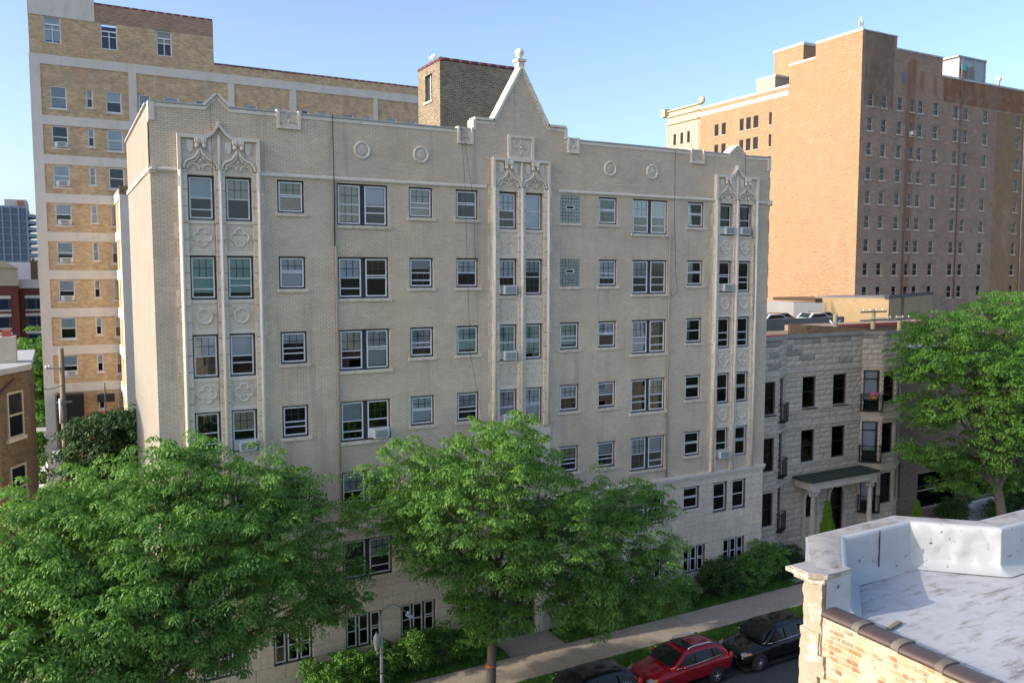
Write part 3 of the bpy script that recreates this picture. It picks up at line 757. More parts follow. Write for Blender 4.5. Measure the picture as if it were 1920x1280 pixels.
cable([(32.2, YF-.1, 23.4), (32.2, YF-.22, 21.5), (32.9, YF-.2, 18.5), (33.05, YF-.15, 14)], .011)
for k in range(9): MB().box(9.93, 10.06, YF-.12, YF-.0, 7.4+k*1.45, 7.45+k*1.45).build('pipe_bracket', PIPE, apt)
# ---- lift penthouse and dish on the roof
PX0, PX1, PY0, PY1, PZ = 20.0, 25.6, 45.0, 48.3, 29.5
pent = thing('lift_penthouse', 'smoky brown brick rooftop penthouse behind the pointed gable', 'penthouse', (22.8, 46.6, 22.5))
m = MB(); wall_open(m, 'x', PX0, PY0, PY1, 0.2, PZ, [(46.15, 47.2, 27.4, 28.95)], .2); m.add([(PX0,PY0,.2),(PX1,PY0,.2),(PX1,PY0,PZ),(PX0,PY0,PZ),(PX0,PY1,.2),(PX1,PY1,.2),(PX1,PY1,PZ),(PX0,PY1,PZ)], [(0,1,2,3),(1,5,6,2),(5,4,7,6),(3,2,6,7)]); m.build('wall', DARKB, pent)
wn = MB().box(PX0+.16, PX0+.2, 46.15, 47.2, 27.4, 28.95).build('window', DARKF, pent)
MB().box(PX0+.12, PX0+.15, 46.6, 46.68, 27.4, 28.95).build('window_bar', WHITE, wn); MB().box(PX0-.08, PX0+.1, 46.05, 47.3, 27.28, 27.39).build('sill', LIME2, wn)
TERRA = plain('terracotta_coping', (.16, .055, .05), .5, (.10, .04, .04), 3)
for i in range(9): MB().tube([(PX0+i*.62, PY0+.1, PZ+.03), (PX0+i*.62+.60, PY0+.1, PZ+.03)], .14, 8).build('coping_tile', TERRA, pent)
for i in range(5): MB().tube([(PX0+.1, PY0+i*.66, PZ+.03), (PX0+.1, PY0+i*.66+.64, PZ+.03)], .14, 8).build('coping_tile', TERRA, pent)
an = thing('roof_antenna', 'small white antenna cluster on the corner of the rooftop penthouse', 'antenna', (20.1, 46.3, 29.6))
MB().tube([(20.1, 46.3, 29.5), (20.1, 46.3, 30.1)], .03, 6).build('mast', WHITE, an)
for dy in (-.3, .25): MB().lathe((20.1, 46.3+dy, 29.9), [(.0, -.1), (.12, -.06), (.16, 0)], 10, 'x').build('dish', WHITE, an)
MB().tube([(20.1, 46.0, 29.9), (20.1, 46.55, 29.9)], .025, 6).build('arm', WHITE, an)

# ---- air conditioners in the windows
def ac(x, y, z, where, w=.62, h=.40, d=.34):
    t = thing('air_conditioner', where, 'air conditioner', (x, y, z), 0, 'window air conditioners')
    MB().box(x-w/2, x+w/2, y-d, y+.06, z, z+h).build('casing', ACW, t)
    g = MB()
    for k in range(9): g.box(x-w/2+.05, x+w/2-.05, y-d-.012, y-d-.002, z+.05+k*(h-.1)/9, z+.05+(k+.6)*(h-.1)/9)
    g.build('grille', ACG, t)
    MB().box(x-w/2-.16, x-w/2-.002, y-.02, y+.05, z, z+h).build('side_panel', WHITE, t)
    MB().box(x+w/2+.002, x+w/2+.16, y-.02, y+.05, z, z+h).build('side_panel', WHITE, t)
ab_ = YF+.05
ac(6.3, ab_, FT[3]-1.6, 'white air conditioner in the lowest visible window of the left carved bay')
ac(11.75, ab_, FT[3]-1.62, 'white air conditioner in the double window just above the middle tree')
ac(17.95, ab_, FT[5]-1.6, 'white air conditioner in the central bay, second window from the top')
ac(17.95, ab_, FT[4]-1.6, 'white air conditioner in the central bay beside teal glass panes')
ac(17.95, ab_, FT[3]-1.6, 'white air conditioner in the central bay, lowest one above the tree')
ac(31.1, ab_, FT[6]-1.6, 'white air conditioner in the top left window of the right-hand carved bay')
ac(32.2, ab_, FT[6]-1.6, 'white air conditioner in the top right window of the right-hand carved bay')
ac(31.05, ab_, FT[5]-1.6, 'white air conditioner in the right-hand bay, one storey below the top')
ac(31.0, ab_, FT[2]-1.6, 'white air conditioner in the right-hand bay, lowest storey above the ledge')

# ================================================================== TAN APARTMENT TOWER BEHIND
TY = 71.0
tan = thing('tan_brick_building', 'tall tan brick apartment block with pale concrete grid behind the buff building', 'building', (15, 78, 0))
BT = [33.21, 28.84, 25.97, 23.12, 20.28, 17.43, 14.58, 11.73, 8.88]
TW = []
rowtop = [31.0] + [b - .72 for b in BT[1:-1]] + [8.1]
bayL = [(.15, 1.23, 1.62), (2.53, 2.98, 1.38), (3.86, 4.94, 1.6)]
for ri, zt in enumerate(rowtop):
    for a, b, h in bayL: TW.append((a, b, zt-h, zt))
    if ri == 0:
        for a, b, h in [(6.16, 6.96, 1.5), (7.95, 9.05, 1.6), (10.28, 11.2, 1.5), (14.07, 15.09, 1.6), (16.22, 17.23, 1.6), (18.75, 19.38, 1.4), (20.25, 20.95, 1.4), (22.26, 23.31, 1.6), (24.19, 24.92, 1.4), (26.31, 27.31, 1.6), (28.59, 29.2, 1.4)]: TW.append((a, b, zt-h, zt))
TOPW = [(-.09, 1.03), (3.68, 4.81), (7.58, 8.67)]
TX0, TX1 = -1.05, 34.0
m = MB(); wall_open(m, 'y', TY, TX0, TX1, 0, 33.9, TW, .2)
m.add([(TX0,TY,0),(TX0,TY+16,0),(TX0,TY+16,33.9),(TX0,TY,33.9)], [(3,2,1,0)]); m.build('wall', TANB, tan)
m = MB(); wall_open(m, 'y', TY, TX0, 11.78, 33.9, 36.0, [(a, b, 34.1, 36.0) for a, b in TOPW], .2)
m.add([(TX0,TY,33.9),(TX0,TY+16,33.9),(TX0,TY+16,36.0),(TX0,TY,36.0),(11.78,TY,33.9),(11.78,TY+16,33.9),(11.78,TY+16,37.3),(11.78,TY,37.3)], [(3,2,1,0),(4,5,6,7)]); m.build('upper_wall', TANB, tan)
MB().box(3.3, 11.78, TY, TY+.4, 36.0, 37.3).build('upper_parapet', REDTOP, tan)
MB().box(TX0-.02, 3.3, TY-.03, TY+.4, 36.0, 38.2).build('rendered_parapet', CONC, tan)
MB().box(TX0+.3, TX1, TY+.6, TY+15, .1, 33.5).build('interior', DARKIN, tan)
MB().box(TX0+.3, 11.5, TY+.6, TY+15, 33.5, 35.9).build('interior', DARKIN, tan)
for i in range(14): MB().tube([(3.3+i*.605, TY+.12, 37.33), (3.3+i*.605+.59, TY+.12, 37.33)], .13, 7).build('coping_tile', TERRA, tan)
for i in range(36): MB().tube([(11.8+i*.6, TY+.12, 33.93), (11.8+i*.6+.585, TY+.12, 33.93)], .13, 7).build('coping_tile', TERRA, tan)
for zb in BT: MB().box(TX0-.04, TX1, TY-.06, TY+.02, zb-.68, zb).build('concrete_band', CONC, tan)
for x0, x1 in ((TX0-.05, -.42), (5.46, 6.02), (12.8, 13.3), (17.79, 18.33), (25.14, 25.53), (32, 32.4)):
    for zt, zb in zip(BT[:-1], BT[1:]): MB().box(x0, x1, TY-.055, TY+.02, zb+.001, zt-.681).build('concrete_pier', CONC, tan)
MB().box(TX0-.05, -.42, TY-.055, TY+.02, .1, BT[-1]-.681).build('concrete_pier', CONC, tan)
MB().box(TX0-.06, TX0, TY-.05, TY+16, 0, 33.2).build('concrete_return', CONC, tan)
def simple_window(parent, a, b, z0, z1, y, fm=WHITE, r=None, glass=GLASS, t=.08, rz=0.0, two=True):
    r = r or wr; w_, h_ = b-a, z1-z0
    win = inst('window', frame_mesh(w_-.006, h_-.006, t, 0, -.02, .1, fm), parent, ((a+b)/2, y+.1, z0+.003))
    rail = cached(('rail', round(w_,2), fm.name), lambda: MB().box(-w_/2+t, w_/2-t, -.018, .05, -.03, .03).mesh('sash_rail', fm))
    inst('sash_rail', rail, win, ((a+b)/2, y+.1, z0+h_*.5))
    inst('pane', pane_mesh(w_-2*t, h_-2*t, glass), win, ((a+b)/2, y+.14, z0+t))
    f, bm = r.choice((0, .45, .48, .48, .48, .48, .6, .9)), r.choice((BL[0], BL[0], BL[0], BL[2], BL[3], BL[1]))
    if f: inst('blind', cached(('b2', round(w_,2), round(h_*f,2), bm.name), lambda: MB().box(-w_/2+t, w_/2-t, 0, .02, -h_*f+t, 0).mesh('blind', bm)), win, ((a+b)/2, y+.2, z1-t))
    return win
for a, b, z0, z1 in TW:
    wn = simple_window(tan, a, b, z0, z1, TY); inst('sill', cached(('ts', round(b-a,2)), lambda: MB().box(-(b-a)/2-.1, (b-a)/2+.1, -.08, .05, -.12, 0).mesh('sill', CONC)), wn, ((a+b)/2, TY, z0))
for a, b in TOPW:
    wn = simple_window(tan, a, b, 34.1, 36.0, TY, t=.07)
    MB().box((a+b)/2-.03, (a+b)/2+.03, TY+.09, TY+.13, 34.17, 35.4).build('mullion', WHITE, wn); MB().box(a+.07, b-.07, TY+.06, TY+.12, 35.38, 35.48).build('transom', WHITE, wn)
acr = ['in the second window from the top', 'with a fan, in the third window from the top', 'in the fourth window from the top', 'in the fifth window from the top', 'in the sixth window from the top', '', 'in the eighth window down, behind the pole']
for ri, s in enumerate(acr):
    if s: ac(.75, TY+.04, rowtop[ri+1]-1.56, 'white air conditioner %s, tan tower' % s, .6, .38, .3)
# projecting wing of the tan block, its side wall in the sun
WX, WY0 = 4.2, 65.0
m = MB(); m.add([(WX,WY0,0),(14,WY0,0),(14,WY0,23.1),(WX,WY0,23.1),(WX,TY,0),(WX,TY,23.1),(14,TY,23.1)], [(0,1,2,3),(4,0,3,5),(3,2,6,5)]); m.build('wing_wall', TANB, tan)
MB().box(WX-.05, 14, WY0-.06, WY0+.3, 22.75, 23.35).build('wing_parapet', OLDB, tan)
MB().box(WX-.06, WX+.82, WY0-.05, WY0+.4, 0, 22.74).build('concrete_pier', CONC, tan)
MB().box(WX-.06, WX, WY0+3.0, WY0+3.25, 0, 22.7).build('concrete_pier', CONC, tan)
for zb in BT[3:]:
    MB().box(WX-.09, WX+.005, WY0+.4, TY-.08, zb-.72, zb).build('concrete_band', CONC, tan)
    MB().box(WX+.82, 14, WY0-.045, WY0+.02, zb-.72, zb).build('concrete_band', CONC, tan)

# ================================================================== ORANGE AND SOOTY BRICK TOWER, RIGHT
OX, OY = 87.45, 70.0
orb = thing('corner_brick_tower', 'large brick apartment tower, orange sunlit side and sooty brown front', 'building', (105, 88, 0))
m = MB(); ow = []
orow = [39.45 - 2.985*i for i in range(9)]
LW = [(103.7, 104.6), (101.9, 102.8), (94.95, 95.8), (93.4, 94.3), (89.8, 90.6), (88.4, 89.3), (86.95, 87.9), (84.45, 84.95)]
CW = [(101.3, 102.0), (102.9, 103.6), (104.6, 105.3)]
lops = [(a, b, z-1.72, z) for a, b in LW[2:] for z in orow] + [(a, b, z-1.8, z) for a, b in CW for z in orow]
for seg, mat, y0, y1, zt in (('side_wall', ORB, OY, 77.15, 46.8), ('side_wall', ORB, 77.15, 81.5, 44.95), ('side_wall', ORB, 81.5, 99.1, 42.3), ('cream_wall', CREAM, 99.1, 106.7, 43.1)):
    q = MB(); wall_open(q, 'x', OX, y0, y1, 0, zt, [o for o in lops if y0 < o[0] < y1], .25); q.build(seg, mat, orb)
    if mat is ORB: MB().box(OX-.04, OX+.35, y0, y1-.01, zt, zt+.28).build('coping', plain('pale_coping_%d' % int(zt), (.66, .60, .50), .7), orb)
FW = [(88.8, 89.75), (91.4, 92.35), (94.43, 95.4), (96.85, 97.75), (98.5, 99.5), (101.65, 102.65), (105.9, 106.95), (108.1, 109.1), (112.45, 113.5), (120.3, 121.3)]
fops = [(a, b, z-1.62, z) for a, b in FW for z in orow]
q = MB(); wall_open(q, 'y', OY, OX, 128, 0, 42.95, fops, .25); q.build('front_wall', BRB, orb)
q = MB(); q.box(OX+.01, 93.9, OY+.002, 77.1, 42.96, 46.8); q.build('corner_tower', BRB, orb)
q = MB(); q.box(93.9, 103.15, OY+.004, 79, 42.96, 45.3); q.build('middle_tower', BRB, orb)
MB().box(OX+.02, 93.95, OY-.05, OY+.4, 46.8, 46.95).build('coping', COPING, orb); MB().box(93.95, 103.2, OY-.05, OY+.4, 45.3, 45.5).build('coping', COPING, orb)
MB().box(103.2, 128, OY-.05, OY+.4, 42.95, 43.2).build('coping', COPING, orb)
MB().box(OX+.6, 127, OY+.8, 105, .1, 42).build('interior', DARKIN, orb)
MB().box(OX-.06, OX+.01, 81.6, 99.1, 41.2, 41.75).build('white_band', plain('white_band', (.78, .74, .66), .7), orb)
q = MB(); q.box(92, 100, 83.3, 88.6, 42, 48.8); q.build('lift_house', ORB, orb); MB().box(91.9, 100, 83.2, 88.7, 48.8, 49.15).build('coping', MATS['pale_coping_46'], orb)
MB().box(OX+.3, 95, 84.3, 87.7, 42.3, 44.2).build('stair_house', CREAM, orb); MB().box(OX+.25, 95, 84.2, 87.8, 44.2, 44.5).build('coping', MATS['pale_coping_46'], orb)
for z in (41.0, 42.2, 43.1): MB().box(OX-.25, OX+.4, 99.1, 106.9, z, z+.22).build('cornice', CREAM, orb)
for yy in (99.3, 100.8, 102.4, 104.1, 105.8, 106.5): MB().box(OX-.1, OX+.02, yy, yy+.35, 20, 40.6).build('cream_pilaster', CREAM, orb)
q = MB(); q.lathe((OX-.1, 98.6, 43.6), [(.1, -.3), (.55, -.2), (.62, .1), (.4, .3), (0, .35)], 14, 'x'); q.build('carved_scroll', CREAM, orb)
q = MB(); q.box(OX-.7, OX+.3, 106.6, 107.6, 42.4, 43.6); q.ball((OX-.4, 107.3, 43), .45, 8, 6); q.build('carved_corner', CREAM, orb)
for a, b, z0, z1 in fops:
    if z0 < 12: continue
    wn = simple_window(orb, a, b, z0, z1, OY, plain('grey_window_frame', (.40, .38, .35), .6) if 'grey_window_frame' not in MATS else MATS['grey_window_frame'], t=.07)
    inst('sill', cached(('os', round(b-a,2)), lambda: MB().box(-(b-a)/2-.08, (b-a)/2+.08, -.1, .05, -.14, 0).mesh('sill', GREYS)), wn, ((a+b)/2, OY, z0))
GWF = MATS['grey_window_frame']
for a, b, z0, z1 in lops:
    if z0 < 30: continue
    q = MB(); q.box(OX+.12, OX+.16, a+.002, b-.002, z0+.002, z1-.002); wn = q.build('window', DARKF, orb)
    q = MB(); q.box(OX+.07, OX+.11, a+.05, b-.05, (z0+z1)/2, z1-.06); q.build('blind', BL[0], wn)
    q = MB(); q.box(OX+.04, OX+.06, a+.05, b-.05, z0+.05, z1-.05); q.build('pane', GLASS, wn)
    q = MB(); q.box(OX-.1, OX+.05, a-.1, b+.1, z0-.16, z0); q.build('sill', CREAM, wn)
wn = MB().box(95.1, 95.75, OY-.03, OY+.01, 41.3, 42.6).build('window', plain('blue_pane', (.06, .09, .15), .2), orb)
for x in (96.25, 107.25): MB().tube([(x, OY-.12, 44 if x < 100 else 46), (x, OY-.12, 14)], .07, 6).build('standpipe', plain('rusty_pipe_%d' % x, (.16, .09, .07), .7), orb)
MB().tube([(122.0, OY-.12, 40), (122.6, OY-.12, 12)], .1, 6).build('standpipe', PIPE, orb)
ac(97.4, OY+.05, orow[1]-1.5, 'white air conditioner in the sooty brick front near its top', .6, .45, .4)
TEAL = plain('teal_plant_enclosure', (.10, .22, .23), .5)
MB().box(94.2, 100.5, 74, 78, 45.5, 47.0).build('rooftop_plant_enclosure', TEAL, None, 'low teal metal plant enclosure on the sooty tower roof', 'plant enclosure')
ct = thing('cooling_tower', 'grey metal cooling tower on the roof of the sooty brick tower', 'cooling tower', (121.9, 79.5, 42))
GAL = plain('galvanised_steel', (.36, .38, .40), .5, (.30, .32, .34), 1.5, metal=.3)
MB().box(118.6, 125.2, 78.0, 82, 42, 49.2).build('housing', GAL, ct); MB().box(118.3, 125.4, 77.85, 82.2, 49.2, 49.45).build('top_rim', GAL, ct)
MB().box(122.6, 125.0, 77.9, 77.99, 43.2, 46.2).build('louvre', BLACK, ct)
for k in range(8): MB().box(122.6, 125.0, 77.78, 77.89, 43.3+k*.36, 43.42+k*.36).build('louvre_blade', GAL, ct)
for x in (119.2, 120.4, 121.6): MB().tube([(x, 77.8, 42.5), (x, 77.8, 48)], .12, 6).build('pipe', plain('tower_pipe_%d' % (x*10), (.2, .12, .09), .6), ct)
for x in (118.62, 122.45, 125.1): MB().box(x, x+.12, 77.86, 77.99, 42.2, 49.19).build('corner_post', GAL, ct)
MB().box(119.0, 120.2, 77.7, 77.76, 47.3, 48.2).build('sign_plate', plain('turquoise_logo', (.05, .45, .50), .5), ct)
an = thing('roof_sensor', 'small white antenna on the highest corner of the brick tower', 'antenna', (87.8, 70.6, 46.9))
MB().tube([(87.8, 70.6, 46.9), (87.8, 70.6, 48.6)], .05, 6).build('mast', WHITE, an); MB().box(87.45, 87.65, 70.5, 70.7, 47.5, 48.1).build('panel', WHITE, an); MB().box(87.95, 88.15, 70.5, 70.7, 47.5, 48.1).build('panel', WHITE, an)
an = thing('roof_vent', 'small white rooftop vent pipe right of the cooling tower', 'vent', (124, 72, 43.2))
q = MB(); q.lathe((118.9, 72, 43.1), [(.22, 0), (.2, 1.4), (.38, 1.5), (.38, 1.9), (.1, 2.1)], 10); q.build('vent_stack', WHITE, an)

# ================================================================== LOW BUILDINGS BETWEEN
ga = R(24)
lb = thing('low_ochre_building', 'low ochre brick building with dark coping in front of the sooty tower', 'building', (88, 62, 0))
def rotbox(mb, x0, y0, L, W_, z0, z1, a):
    s = len(mb.v); mb.box(0, L, 0, W_, z0, z1); mb.xform(Matrix.Translation((x0, y0, 0)) @ Matrix.Rotation(a, 4, 'Z'), s); return mb
rotbox(MB(), 80.6, 60, 6.0, 8, 0, 14.4, ga).build('wall', LOWB, lb); rotbox(MB(), 80.6+6.0*math.cos(ga)+.2, 60+6.0*math.sin(ga)+.9, 1.6, 6, 0, 14.3, ga).build('recess', LOWB, lb)
rotbox(MB(), 80.6+7.6*math.cos(ga), 60+7.6*math.sin(ga), 26, 8, 0, 14.4, ga).build('wall', LOWB, lb)
rotbox(MB(), 80.45, 59.9, 34, .5, 14.4, 14.75, ga).build('coping', DARKF, lb); rotbox(MB(), 80.7, 60.2, 33, 8, 14.3, 14.5, ga).build('roof', plain('gravel_roof', (.2, .2, .2), .95), lb)
wb = thing('white_shed', 'small white flat-roofed building beside the orange brick wall', 'building', (78, 68, 0))
q = MB(); q.add([(74.6,68,0),(74.6,73,0),(74.6,73,13.9),(74.6,68,13.9),(79.3,65.5,0),(79.3,65.5,13.8),(82.6,66,0),(82.6,66,13.7),(82.6,73,13.7)], [(0,4,5,3),(4,6,7,5),(1,0,3,2),(3,5,7,8,2)]); q.build('wall', plain('white_render', (.72, .68, .6), .8, (.66, .62, .55), .8), wb)
MB().box(76.5, 83, 66.6, 73, 14.0, 14.35).build('roof_edge', plain('brown_edge', (.16, .1, .06), .8), wb)
dk = MB().box(58, 71, 58, 58.3, 0, 12.75).box(58, 71, 58.3, 64, 0, 11.75).build('parking_deck', plain('deck_concrete', (.17, .17, .165), .9, (.13, .13, .13), .6), kind='structure')
def mini_car(x, y, z, col, label, L=4.4):
    t = thing('parked_car', label, 'car', (x, y, z), 0, 'cars on the roof deck')
    q = MB(); pr_ = [(0,.35),(.05,.75),(.9,.92),(1.5,1.38),(3.1,1.4),(3.9,.98),(L-.05,.9),(L,.35)]
    q.prism_xz([(x+a, z+b) for a, b in pr_], y-.85, y+.85); q.build('body', col, t)
    g = MB(); g.prism_xz([(x+1.1,z+.97),(x+1.55,z+1.32),(x+3.05,z+1.34),(x+3.6,z+1.02)], y-.87, y+.87); g.build('window_band', CARGL, t)
    g = MB(); g.add([(x+.95,y-.7,z+.97),(x+.95,y+.7,z+.97),(x+1.48,y+.6,z+1.4),(x+1.48,y-.6,z+1.4)], [(3,2,1,0)]); g.build('windscreen', CARGL, t)
    for dx in (.85, L-.85):
        for s in (-1, 1): MB().lathe((x+dx, y+s*.8, z+.32), [(.2,-.1),(.32,-.1),(.32,.1),(.2,.1)], 14, 'y').build('wheel', BLACK, t)
CARW = plain('car_paint_silver', (.5, .53, .57), .3, spec=.6); CARR = plain('car_paint_maroon', (.16, .05, .03), .3, spec=.6)
mini_car(59.8, 59.6, 11.75, CARW, 'silver car at the left end of the roof parking deck'); mini_car(62.3, 61.2, 11.75, CARR, 'maroon car behind the silver one on the roof deck'); mini_car(65.6, 59.4, 11.75, plain('car_paint_white', (.66, .66, .64), .3, spec=.6), 'white car on the roof deck right of the pole')
mini_car(68.3, 61, 11.75, plain('car_paint_beige', (.4, .35, .26), .3, spec=.6), 'beige car at the right end of the roof deck')
rr = thing('red_roofed_garage', 'low brick garage with red coping behind the greystone parapet', 'building', (58, 48, 0))
RED = plain('red_coping', (.42, .11, .075), .7, (.34, .09, .06), 2)
MB().box(47.5, 55.9, 46.2, 52, 0, 12.15).build('wall', OLDB, rr); MB().box(47.5, 55.8, 46.0, 46.3, 12.15, 12.4).build('coping', RED, rr)
MB().box(56.0, 74, 46.5, 52, 0, 12.65).build('wall', plain('pinkish_block', (.33, .235, .18), .9, (.28, .2, .155), 1), rr); MB().box(55.9, 74, 46.3, 46.65, 12.65, 12.95).build('coping', RED, rr)
MB().box(42, 56, 37.5, 46, 11.5, 11.9).build('membrane_roof', plain('white_membrane', (.6, .62, .65), .6), rr)
for i, (px_, py_, zt, lab) in enumerate(((55.0, 50, 13.85, 'short wooden pole with brackets above the greystone parapet'), (59.6, 50, 14.15, 'wooden utility pole with two crossarms in front of the white shed'), (63.0, 50, 13.5, 'wooden utility pole with one crossarm by the sooty tower'))):
    t = thing('utility_pole', lab, 'utility pole', (px_, py_-4.2, 0), 0, 'utility poles behind the greystone')
    MB().tube([(px_, py_-4.2, 0), (px_, py_-4.2, zt)], [.2, .17], 8).build('post', WOODP, t)
    if i: 
        for k in range(1 if i == 2 else 2): MB().box(px_-1.9+1.0*(i == 2), px_+1.4, py_-4.45, py_-4.38, zt-.25-.7*k, zt-.12-.7*k).build('crossarm', WOODP, t)
        for k in range(4): MB().lathe((px_-1.5+k*.8, py_-4.41, zt-.1), [(.05, 0), (.05, .1), (.02, .16)], 6).build('insulator', WHITE, t)
    else:
        for s in (-1, 1): MB().tube([(px_, py_-4.2, zt-1.0), (px_+s*.6, py_-4.2, zt-.5)], .06, 6).build('bracket', WHITE, t)
for k in range(4):
    tag(MB().tube([(59.6-1+k*.6, 45.6, 13.5), (61.5, 45.6, 13.15+.03*k), (63.6, 45.6, 13.2)], .025, 5).build('power_line', plain('pale_wire_%d' % k, (.4, .4, .4), .6)), ('highest', 'second', 'third', 'lowest')[3-k] + ' of the pale wires between the two crossarm poles', 'wire', 'wires behind the greystone')

# ================================================================== LEFT BACKGROUND
rb = thing('red_brick_building', 'red brick building with blue window frames beside the tan tower', 'building', (-4, 112, 0))
m = MB(); m.box(-9, -3.85, 110, 124, 0, 15.9); m.build('wall', REDB, rb); MB().box(-3.85, 3, 110.8, 124, 0, 15.6).build('wall', REDB, rb)
MB().box(-9, -3.8, 109.85, 110.2, 15.9, 17.9).build('cream_frieze', CREAM, rb); MB().prism_xz([(-9, 17.9), (-3.7, 17.9), (-5.2, 18.7), (-9, 18.7)], 109.7, 112).build('cream_gable', CREAM, rb)
MB().box(-3.8, 3, 110.7, 111, 15.6, 16.6).build('parapet', CONC, rb)
BLF = plain('blue_frame', (.035, .10, .15), .5)
for k in range(6):
    z = 14.45-2.05*k
    for x0, x1, y in ((-6.0, -4.75, 110), (-3.1, -1.2, 110.8)):
        wn = inst('window', frame_mesh(x1-x0, 1.3, .1, .1 if x1-x0 > 1.5 else 0, -.02, .08, BLF), rb, ((x0+x1)/2, y-.06, z-1.3))
        inst('pane', pane_mesh(x1-x0-.2, 1.1, plain('dark_blue_pane', (.015, .03, .05), .08) if 'dark_blue_pane' not in MATS else MATS['dark_blue_pane']), wn, ((x0+x1)/2, y-.02, z-1.2))
        MB().box(x0-.15, x1+.15, y-.08, y, z, z+.32).build('lintel', CONC, wn); MB().box(x0-.15, x1+.15, y-.1, y, z-1.45, z-1.3).build('sill', CONC, wn)
ch = MB(); ch.box(-2.55, -1.85, 111.5, 113, 16.0, 18.6); ch.box(-2.65, -1.75, 111.4, 113.1, 18.6, 18.75); ch.lathe((-2.3, 112, 18.75), [(.15, 0), (.15, .4)], 8); ch.build('chimney', OLDB, rb)
MB().box(-14, 4, 118, 126, 12, 18.7).build('white_hall', plain('white_sheet_metal', (.70, .72, .76), .5), None, 'white flat-roofed hall behind the red brick building', 'building')
hr = thing('glass_high_rise', 'distant haze-tinted office high-rise at the left edge', 'building', (-18, 310, 0))
HZB = plain('hazed_concrete', (.27, .32, .37), .8); HZG = plain('hazed_window', (.09, .13, .18), .25)  # aerial haze over the far tower is mixed into both colours
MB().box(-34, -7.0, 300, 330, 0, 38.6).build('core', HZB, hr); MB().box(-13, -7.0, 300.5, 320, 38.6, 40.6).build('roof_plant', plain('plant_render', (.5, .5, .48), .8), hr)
MB().box(-9.6, -7.9, 300.2, 300.45, 38.8, 40.3).build('red_panel', plain('faded_red_panel', (.42, .16, .13), .8), hr)
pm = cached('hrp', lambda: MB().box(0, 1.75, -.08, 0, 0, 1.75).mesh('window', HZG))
for c in range(6):
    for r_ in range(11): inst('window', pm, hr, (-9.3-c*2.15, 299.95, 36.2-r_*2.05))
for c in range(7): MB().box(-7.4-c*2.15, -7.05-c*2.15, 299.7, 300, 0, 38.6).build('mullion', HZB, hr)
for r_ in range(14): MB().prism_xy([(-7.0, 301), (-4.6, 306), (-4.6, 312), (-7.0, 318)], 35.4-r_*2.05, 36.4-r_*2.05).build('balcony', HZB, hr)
# old brick house at the far left, polygonal bay towards us
ob = thing('old_brick_house', 'old brown brick house corner with tall windows at the left edge', 'house', (-3.5, 45, 0))
pts = [(-9, 40.6), (-3.4, 40.6), (-2.35, 41.6), (-1.28, 43.6), (-1.28, 52), (-9, 52)]
q = MB(); q.prism_xy(pts, 0, 12.75); q.build('wall', OLDB, ob)
q = MB(); q.prism_xy([(-9, 40.5), (-3.4, 40.5), (-2.40, 41.53), (-2.43, 41.7), (-9, 41.7)], 0, 12.2); q.build('sun_tinted_front', SUNOCH, ob)  # sunlit strip of the house, its light put into the colour
q = MB(); q.prism_xy([(-9, 40.4), (-3.3, 40.4), (-2.25, 41.45), (-1.15, 43.5), (-1.15, 52), (-9, 52)], 12.75, 13.0); q.build('coping', COPING, ob)
q = MB(); q.add([(-9,40.2,11.4),(-2.9,40.2,11.4),(-1.75,42.5,12.5),(-9,42.5,12.5),(-9,40.2,11.3),(-2.9,40.2,11.3),(-1.75,42.5,12.4),(-9,42.5,12.4)], [(0,1,2,3),(7,6,5,4),(0,4,5,1),(1,5,6,2)]); q.build('porch_roof', plain('brown_felt', (.12, .065, .05), .85), ob)
A_, B_ = Vector((-2.35, 41.6)), Vector((-1.28, 43.6)); dd = (B_-A_).normalized(); ang = math.atan2(dd.y, dd.x)
for zt, hh in ((11.9, 2.05), (8.6, 2.0), (5.3, 2.0)):
    c = A_ + dd*1.05; o_ = Vector((dd.y, -dd.x))*.03
    wn = inst('window', frame_mesh(1.2, hh, .09, 0, -.05, .04, plain('cream_sash', (.52, .45, .34), .6) if 'cream_sash' not in MATS else MATS['cream_sash']), ob, (c.x+o_.x, c.y+o_.y, zt-hh), ang)
    inst('pane', pane_mesh(1.02, hh-.18, GLASS), wn, (c.x+o_.x*1.5, c.y+o_.y*1.5, zt-hh+.09), ang)
    inst('blind', cached(('obb', zt), lambda: MB().box(-.5, .5, 0, .012, 0, hh-.2).mesh('blind', BL[1] if zt > 10 else DARKIN)), wn, (c.x+o_.x*.9, c.y+o_.y*.9, zt-hh+.1), ang)  # lower windows get a near-black sheet standing for the unlit room
    inst('sash_rail', cached('obr', lambda: MB().box(-.51, .51, -.04, .0, -.04, .04).mesh('sash_rail', MATS['cream_sash'])), wn, (c.x+o_.x*1.4, c.y+o_.y*1.4, zt-hh/2), ang)
    inst('sill', cached('obs', lambda: MB().box(-.72, .72, -.12, .05, -.16, 0).mesh('sill', LIME)), wn, (c.x, c.y, zt-hh), ang)
MB().box(-2.95, -1.75, 44.5, 45.6, 12.9, 14.2).build('chimney', plain('rendered_chimney', (.5, .46, .38), .9, (.42, .38, .31), 2), ob)
MB().box(-2.3, -1.95, 44.8, 45.2, 14.2, 14.5).build('chimney_pot', RED, ob)
